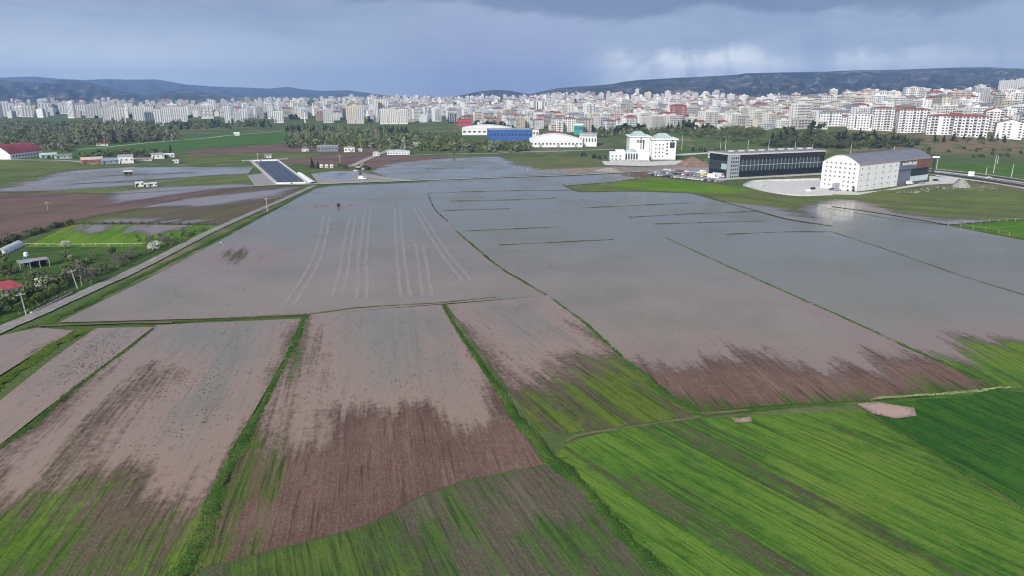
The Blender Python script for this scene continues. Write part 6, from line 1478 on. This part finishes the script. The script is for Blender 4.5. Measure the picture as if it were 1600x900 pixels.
def heap(px0, px1, yb, yt, mat, label, cat='heap', name='gravel_heap', seed=1):
    b, w, h = place(px0, px1, yb, yt); r = random.Random(seed); n = 22; m = 14; mb = MB()
    for i in range(m + 1):
        for j in range(n):
            q = i / m; a = 2 * math.pi * j / n; rr = w / 2 * q * (1 + .14 * math.sin(3 * a + seed) + r.uniform(-.05, .05)); z = h * (1 - q ** 1.25) * (1 + r.uniform(-.06, .06)) - (.4 if i == m else 0)
            mb.v.append((rr * math.cos(a), rr * .8 * math.sin(a), z))
    for i in range(m):
        for j in range(n): k = (j + 1) % n; mb.f.append((i * n + j, i * n + k, (i + 1) * n + k, (i + 1) * n + j)); mb.mi.append(0)
    o = mb.build(name, mat, None, False, (b[0], b[1], b[2])); tag(o, label, cat)
heap(1488, 1516, 293, 280, plain('grey_gravel', (.36, .35, .32), .95, .25, .8), 'pale grey gravel heap beside the highway')
heap(1050, 1112, 260, 246, plain('red_earth', (.26, .17, .135), .95, .3, .4), 'large reddish earth mound left of the black showroom', 'mound', 'earth_mound', 3)
heap(930, 975, 267, 262, plain('pale_rubble', (.38, .33, .30), .95, .3, .6), 'low pale rubble heap in front of the white public building', 'heap', 'rubble_heap', 5)
heap(880, 925, 268, 263.5, plain('brown_rubble', (.27, .21, .17), .95, .3, .6), 'low brown rubble heap beside the flooded field', 'heap', 'rubble_heap', 7)
def rubble():
    mb = MB(); r = random.Random(3)
    for _ in range(420):
        if r.random() < .7: x, y = r.uniform(800, 1105), 0; y = np.interp(x, [800, 900, 1010, 1105], [266, 266, 265, 256]) + r.uniform(-3, 4)
        else: x = r.uniform(1400, 1560); y = np.interp(x, [1400, 1500, 1560], [301, 293, 296]) + r.uniform(-2, 4)
        b = P(x, y); s = r.uniform(.3, 1.1); q = [Vector((r.uniform(-1, 1), r.uniform(-1, 1), r.uniform(0, .9))) * s for _ in range(5)]
        q = [(b[0] + v.x, b[1] + v.y, .1 + v.z) for v in q]
        mb.poly(q[:3]); mb.poly([q[0], q[2], q[3]]); mb.poly([q[1], q[2], q[4]]); mb.poly([q[0], q[3], q[4]])
    o = mb.build('rubble', plain('broken_stone', (.40, .37, .34), .95, .25, .4)); tag(o, 'scattered broken stones and dirt along the building site edge', 'rubble', None, 'stuff')
rubble()

# ---- cars
def car_proto(seed):
    o = link('parked_car', None); r = random.Random(seed); m, t = new_mat('car_paint')
    t.out(t.bsdf(t.ramp(t.node('ShaderNodeObjectInfo').outputs['Random'], [(0, (.80, .80, .80)), (.36, (.72, .73, .74)), (.42, (.06, .065, .075)), (.62, (.03, .03, .035)), (.68, (.35, .36, .38)), (.84, (.45, .46, .48)), (.9, (.07, .11, .24)), (1, (.35, .06, .05))]), .3, spec=.5))
    b = MB(); pr = [(-2.1, .35), (2.1, .35), (2.15, .75), (1.95, .95), (1.0, 1.02), (-1.75, 1.05), (-2.1, .95)]; b.prism(pr, -.86, .86)
    b.prism([(-1.55, 1.03), (.95, 1.0), (.30, 1.46), (-1.25, 1.48)], -.76, .76); b.build('body', m, o)
    g_ = MB()
    for s in (-1, 1): g_.poly([(-1.35, s * .775, 1.08), (.72, s * .775, 1.08), (.22, s * .775, 1.40), (-1.18, s * .775, 1.40)])
    g_.poly([(.93, -.7, 1.05), (.93, .7, 1.05), (.36, .66, 1.44), (.36, -.66, 1.44)]); g_.poly([(-1.57, -.7, 1.07), (-1.57, .7, 1.07), (-1.29, .66, 1.44), (-1.29, -.66, 1.44)])
    for v in range(len(g_.v)): 
        x, y, z = g_.v[v]
        if v >= 8: g_.v[v] = (x + (.05 if x > 0 else -.05), y, z + .03)
    g_.build('window', M_glass, o); wm = MB().tube((0, -.1, 0), (0, .1, 0), .33, .33, 12).mesh('wheel', M_dark)
    for x in (-1.3, 1.3):
        for y in (-.8, .8): part('wheel', wm, o, x, y, .33)
    for y in (-.6, .6): part('headlight', bpy.data.meshes.get('headlight') or MB().box(-.03, .03, -.18, .18, -.07, .07).mesh('headlight', M_white), o, 2.13, y, .72)
    return o
car0 = car_proto(1); _c1 = True
def car(px, py, rz, label, group=None):
    global _c1
    x, y = P(px, py); loc = (x, y, .16)
    if _c1: o = car0; _c1 = False; o.location = loc; o.rotation_euler = (0, 0, rz)
    else: o = dup(car0, loc, rz)
    tag(o, label, 'car', group)
a_ = P(1010, 275); b_ = P(1130, 285)
rowdir = math.atan2(b_[1] - a_[1], b_[0] - a_[0])
for i in range(20): car(1020 + i * 5.2 + rng.uniform(-.6, .6), 274.3 + i * .54, rowdir + math.pi / 2 + rng.uniform(-.1, .1), 'parked car in the front row beside the black showroom', 'cars in the front row')
for i in range(13): car(1026 + i * 6.0 + rng.uniform(-1, 1), 270.2 + i * .55, rowdir + math.pi / 2 + rng.uniform(-.1, .1), 'parked car in the crowded middle rows beside the black showroom', 'cars in the middle rows')
for i in range(10): car(1040 + i * 6.5 + rng.uniform(-1, 1), 266.8 + i * .5, rowdir + rng.uniform(-.2, .2), 'parked car in the loose back row left of the black showroom', 'cars in the back row')
for x, y, lab in ((1300, 297.5, 'parked car at the white warehouse corner'), (1309, 298.5, 'parked car in front of the white warehouse gable'), (1462, 283, 'parked car on the pale yard right of the warehouse'), (1440, 288, 'parked car before the warehouse shop front'), (1545, 279, 'car driving on the highway')): car(x, y, .3, lab)
for x, y, lab in ((556, 268.5, 'leftmost dark vehicle on the grey yard'), (563, 272.5, 'dark vehicle in the middle of the grey yard'), (571, 273.5, 'dark vehicle at the right of the grey yard'), (567, 265.5, 'vehicle behind the others on the grey yard')): car(x, y, rng.uniform(0, 3), lab)

# ---- excavator and lorry on the grey yard
def excavator(px, py, label, rz, col):
    x, y = P(px, py); t = thing('excavator', label, 'excavator', (x, y, .14), rz)
    mb = MB()
    for s in (-1, 1): mb.prism([(-1.9, 0), (1.9, 0), (2.2, .4), (1.9, .8), (-1.9, .8), (-2.2, .4)], s * 1.15 - .3, s * 1.15 + .3)
    mb.build('tracks', M_dark, t); mb = MB(); mb.box(-2.0, 1.3, -1.3, 1.3, .95, 2.2); mb.build('body', col, t); mb = MB(); mb.box(.1, 1.35, .2, 1.25, 2.202, 3.1); mb.build('cab', M_glass, t)
    mb = MB(); mb.tube((1.2, -.3, 1.6), (3.6, -.3, 4.6), .28, .22, 6); mb.tube((3.6, -.3, 4.6), (5.6, -.3, 2.4), .22, .16, 6); mb.build('boom', col, t); mb = MB(); mb.prism([(5.3, 1.2), (6.3, 1.4), (5.9, 2.5), (5.4, 2.4)], -.8, .2); mb.build('bucket', M_dark, t)
excavator(560, 264, 'excavator with raised dark boom at the back of the grey yard', .4, M_conc); excavator(575, 265, 'dark excavator at the right end of the grey yard', 2.4, M_dark)
def van(px, py, label, rz, mat, L=5.6, H=2.5):
    x, y = P(px, py); t = thing('delivery_van', label, 'van', (x, y, .15), rz); b = MB(); b.prism([(-L / 2, .4), (L / 2, .4), (L / 2, 1.1), (L / 2 - .9, 1.35), (L / 2 - 1.6, H), (-L / 2, H)], -.98, .98); b.build('body', mat, t)
    g_ = MB()
    for s in (-1, 1): g_.poly([(L / 2 - 1.5, s * .99, 1.45), (L / 2 - 1.0, s * .99, 1.45), (L / 2 - 1.6, s * .99, H - .25), (L / 2 - 2.3, s * .99, H - .25), (L / 2 - 2.3, s * .99, 1.45)])
    g_.build('window', M_glass, t); wm = MB().tube((0, -.12, 0), (0, .12, 0), .38, .38, 12).mesh('wheel', M_dark)
    for x_ in (-L * .3, L * .3):
        for y_ in (-.9, .9): part('wheel', wm, t, x_, y_, .38)
van(566, 281, 'white van on the edge of the grey yard', .2, M_white); van(1099, 271, 'white van at the corner of the black showroom', rowdir, M_white); van(1100, 276, 'yellowish van in the front of the car park', rowdir, plain('pale_yellow_paint', (.62, .52, .22), .4, .08)); van(1114, 279, 'large white lorry beside the silver stair tower', rowdir, M_white, 8.5, 3.4); van(1123, 277, 'long white trailer in front of the black showroom', rowdir, M_bal, 9.5, 3.2); van(1421, 288.6, 'white van before the warehouse shop front', .5, M_white)

# ---- two people at the edge of the flooded field
def person(px, py, label, top, legs, lean):
    x, y = P(px, py); J = [(0, 0, .95), (0, 0, 1.18), (0, 0, 1.42), (0, 0, 1.52), (0, -.02, 1.68), (.10, 0, .92), (.12, .02, .50), (.13, .0, .08), (.14, -.12, .04), (-.10, 0, .92), (-.13, -.05, .50), (-.16, .06, .08), (-.17, -.06, .04), (.19, 0, 1.40), (.25, .02, 1.12), (.24, -.10, .88), (-.19, 0, 1.40), (-.26, .0, 1.12), (-.22, -.12, .90)]
    E = [(0, 1), (1, 2), (2, 3), (3, 4), (0, 5), (5, 6), (6, 7), (7, 8), (0, 9), (9, 10), (10, 11), (11, 12), (2, 13), (13, 14), (14, 15), (2, 16), (16, 17), (17, 18)]
    rad = [.15, .14, .15, .06, .105, .10, .07, .05, .05, .10, .07, .05, .05, .075, .05, .04, .075, .05, .04]
    me = bpy.data.meshes.new('person'); me.from_pydata(J, E, []); o = link('person', me); o.location = (x, y, .05); o.rotation_euler = (0, 0, lean)
    m = o.modifiers.new('skin', 'SKIN'); sk = me.skin_vertices[0].data if me.skin_vertices else None
    if sk is None:
        bm = bmesh.new(); bm.from_mesh(me); bm.verts.layers.skin.verify(); bm.to_mesh(me); bm.free(); sk = me.skin_vertices[0].data
    for v, r in zip(sk, rad): v.radius = (r, r * .85)
    sk[0].use_root = True; s = o.modifiers.new('sub', 'SUBSURF'); s.levels = 1; s.render_levels = 1
    mt, t = new_mat('clothing'); z = t.sep(t.node('ShaderNodeTexCoord').outputs['Object'])[2]; c = t.mix(t.step(z, .93, .95), legs, top); c = t.mix(t.step(z, 1.50, 1.52), c, (.40, .24, .17)); t.out(t.bsdf(c, .8)); me.materials.append(mt)
    h = MB(); n = 8
    for i in range(5):
        for j in range(n): a = 2 * math.pi * j / n; q = math.pi / 2 * i / 4; h.v.append((.115 * math.cos(q) * math.cos(a), .01 + .12 * math.cos(q) * math.sin(a), 1.70 + .12 * math.sin(q)))
    for i in range(4):
        for j in range(n): k = (j + 1) % n; h.f.append((i * n + j, i * n + k, (i + 1) * n + k, (i + 1) * n + j)); h.mi.append(0)
    h.build('hair', M_dark, o, True); tag(o, label, 'person')
person(346, 384, 'person in a pale jacket standing at the flooded field edge', (.62, .62, .60), (.05, .05, .06), .3)
person(349.5, 384, 'person in dark clothes standing at the flooded field edge', (.05, .06, .05), (.45, .44, .42), -.4)

# ---- mosque with two minarets, chimneys
def mosque():
    b, w, h = place(1028, 1042, 178, 168); t = thing('mosque', 'pale domed mosque among the hillside blocks', 'mosque', b, face(b)); mb = MB(); mb.box(-w / 2, w / 2, -w / 2, w / 2, -3, h * .8); mb.build('wall', M_wwarm, t)
    d = MB(); n = 16
    for i in range(6):
        for j in range(n): a = 2 * math.pi * j / n; q = math.pi / 2 * i / 5.0; d.v.append((w * .42 * math.cos(q) * math.cos(a), w * .42 * math.cos(q) * math.sin(a), h * .8 + w * .42 * math.sin(q)))
    for i in range(5):
        for j in range(n): k = (j + 1) % n; d.f.append((i * n + j, i * n + k, (i + 1) * n + k, (i + 1) * n + j)); d.mi.append(0)
    d.build('dome', M_rgrey, t, True)
    for s in (-.62, .62): m = MB(); m.tube((s * w, 0, -3), (s * w, 0, h * 1.9), 1.3, 1.1, 8); m.tube((s * w, 0, h * 1.4), (s * w, 0, h * 1.45), 2.0, 2.0, 8); m.tube((s * w, 0, h * 1.9), (s * w, 0, h * 2.4), 1.3, .05, 8); m.build('minaret', M_white, t)
    for px, yb, yt, lab in ((1208, 172, 147, 'slim grey minaret left of two at the foot of the mesa'), (1213.5, 172, 150, 'slim white minaret right of two at the foot of the mesa'), (477, 192, 172, 'slim white minaret below the far towers')):
        b, w, h = place(px - 1, px + 1, yb, yt); t = thing('minaret', lab, 'minaret', b); m = MB(); m.tube((0, 0, -3), (0, 0, h * .82), 1.5, 1.2, 8); m.build('shaft', M_white, t); m = MB(); m.tube((0, 0, h * .6), (0, 0, h * .63), 2.2, 2.2, 8); m.build('balcony', M_bal, t); m = MB(); m.tube((0, 0, h * .82), (0, 0, h), 1.5, .05, 8); m.build('cap', M_rgrey, t)
mosque()
# ---- red marker on the little weed island
b = P(529, 323.5); t = thing('red_box', 'dark red box standing on the weed strip in the flooded field', 'box', (b[0], b[1], .1), .4); mb = MB(); mb.box(-.8, .8, -.6, .6, 0, 1.7); mb.build('body', plain('dark_red_paint', (.10, .040, .036), .8, .3, 1.0), t); mb = MB(); mb.box(-.9, .9, -.7, .7, 1.702, 1.85); mb.build('lid', M_dark, t)

# ---- yard clutter beside the warehouse
for i, (x, y, k, s) in enumerate(((1284, 290.5, 'conifer', .45), (1299, 294.5, 'conifer', .42), (1303, 296, 'conifer', .36), (1306, 292.5, 'conifer', .5), (1333, 299.8, 'conifer', .42), (1325, 299.4, 'scrub', .4))):
    plant(k, T(x, y), 'small dark ornamental conifer in the yard of the white warehouse' if k == 'conifer' else 'small bush at the corner of the white warehouse', 'ornamental conifers at the warehouse' if k == 'conifer' else None, s)
rail([(1162, 291), (1178, 285), (1230, 283), (1280, 281.5)], 'low pale yard wall left of the white warehouse', 1.4, 6.0, .3, M_bal, 1.4, 'yard_wall', 'wall', .1)
rail([(1164, 291.5), (1200, 300.5), (1248, 306.5), (1300, 305)], 'low pale kerb wall along the front of the warehouse yard', .8, 6.0, .3, M_bal, .8, 'yard_wall', 'wall', .1)
for i, (x, y, rz_, cl_) in enumerate(((1188, 290, .2, M_bal), (1192, 292, 1.2, M_mul), (1270, 296, .6, M_dark), (1262, 299, .1, M_wwarm))):
    x_, y_ = P(x, y); t = thing('building_material', ('pale slab stack', 'grey slab stack', 'dark block stack', 'cream board stack')[i] + ' on the warehouse yard', 'stack', (x_, y_, .15), rz_)
    for q in range(3): m_ = MB(); m_.box(-1.6 + .1 * q, 1.6 - .1 * q, -.9, .9, q * .42, q * .42 + .36); m_.build('slab', cl_, t)

# ---- drowned stubble and floating straw
def debris():
    V, Fc = [], []; k = 0; r = np.random.default_rng(9)
    regs = [([(150, 520), (230, 516), (110, 605), (20, 665), (60, 590)], 380), ([(260, 515), (440, 510), (380, 600), (280, 720), (180, 700), (240, 580)], 380), ([(500, 495), (680, 482), (740, 600), (640, 640), (510, 640)], 260), ([(120, 500), (400, 350), (480, 310), (560, 470), (300, 495)], 160), ([(720, 480), (850, 470), (910, 520), (850, 570), (780, 560)], 130), ([(720, 350), (1000, 420), (1300, 560), (1150, 540), (950, 520), (800, 420)], 120)]
    for poly, n in regs:
        xs = [p[0] for p in poly]; ys = [p[1] for p in poly]; cen = []; c_ = 0
        while c_ < n:
            if not cen or r.random() < .16:
                x, y = r.uniform(min(xs), max(xs)), r.uniform(min(ys), max(ys))
                if not inpoly(x, y, poly): continue
                cen.append(P(x, y))
            a = cen[-1]; b = (a[0] + r.normal(0, 3.0), a[1] + r.normal(0, 4.5)); c_ += 1; L, w, an = r.uniform(.05, .34), r.uniform(.03, .13), r.uniform(0, 6.3); ca, sa = math.cos(an), math.sin(an); z = .33; h = r.uniform(.0, .12)
            V += [(b[0] - ca * L, b[1] - sa * L, z - .05), (b[0] - sa * w, b[1] + ca * w, z - .05), (b[0] + ca * L, b[1] + sa * L, z - .05), (b[0] + sa * w, b[1] - ca * w, z - .05), (b[0], b[1], z + h)]
            Fc += [(k, k + 1, k + 4), (k + 1, k + 2, k + 4), (k + 2, k + 3, k + 4), (k + 3, k, k + 4)]; k += 5
    me = bpy.data.meshes.new('flood_debris'); me.from_pydata(V, [], Fc); me.materials.append(plain('wet_straw', (.11, .092, .068), .9, .3, .3)); o = link('flood_debris', me); tag(o, 'dark clods and straw lying in the shallow flood water', 'debris', None, 'stuff')
debris()

# ================================================================== GRASS TUFTS on the banks and margins
def tufts():
    V, Fc, Tn = [], [], []; nb = 0; r = np.random.default_rng(5)
    for pix, wd, mt, dens in BANKS:
        c = catmull([P(*q) for q in pix], .5); hw = np.interp(np.linspace(0, 1, len(c)), np.linspace(0, 1, len(wd)), wd) / 2
        dist = np.hypot(c[:, 0], c[:, 1]); cnt = int(len(c) * .5 * dens * 2.4)
        for _ in range(cnt):
            i = r.integers(0, len(c)); o = np.clip(r.normal(0, .62), -1.35, 1.35); j = min(i + 1, len(c) - 1); d = c[j] - c[j - 1]; d = d / (np.hypot(*d) + 1e-9)
            x, y = c[i] + np.array([-d[1], d[0]]) * hw[i] * o; h = r.uniform(.07, .20) * (1.1 if dist[i] < 200 else .9); w = h * r.uniform(.7, 1.3); z = .05 + .45 * max(0, 1 - o * o); tn = r.random()
            for q in range(3):
                a = r.uniform(0, 3.14); ca, sa = math.cos(a) * w / 2, math.sin(a) * w / 2; lx, ly = r.uniform(-.3, .3, 2) * h
                V += [(x - ca, y - sa, z), (x + ca, y + sa, z), (x + ca * .8 + lx, y + sa * .8 + ly, z + h * r.uniform(.5, 1)), (x - ca * .7 + lx, y - sa * .7 + ly, z + h)]; Fc.append((nb, nb + 1, nb + 2, nb + 3)); Tn += [tn] * 4; nb += 4
    me = bpy.data.meshes.new('margin_grass'); me.from_pydata(V, [], Fc); put_attr(me, 'tint', Tn)
    m, t = new_mat('margin_grass'); tn = t.attr('tint'); n = t.noise(t.pos(), .05, 3.0)
    c = t.mix(t.step(t.add(t.mul(n, .8), t.mul(tn, .5)), .45, .85), (.045, .105, .022), (.10, .165, .032)); c = t.mix(t.step(tn, .82, .95), c, (.13, .125, .05)); t.out(t.bsdf(c, .9, spec=.1)); me.materials.append(m)
    o = link('margin_grass', me); tag(o, 'tufts of wild grass on the banks between the fields', 'grass', None, 'stuff'); print('TUFTS', nb // 12)
tufts()

# ------------------------------------------------------------------ haze
def build_haze():
    mb = MB(); mb.box(-12000, 12000, -400, 12900, -2.0, 460.0)
    m, t = new_mat('haze_air')
    pv = t.node('ShaderNodeVolumePrincipled'); pv.inputs['Color'].default_value = (.34, .555, 1.0, 1); pv.inputs['Density'].default_value = HAZE
    pv.inputs['Anisotropy'].default_value = 0.0
    o = t.node('ShaderNodeOutputMaterial'); t.l.new(pv.outputs[0], o.inputs['Volume'])
    h = mb.build('haze', m); h['kind'] = 'stuff'
HAZE = 9.5e-5
build_haze()
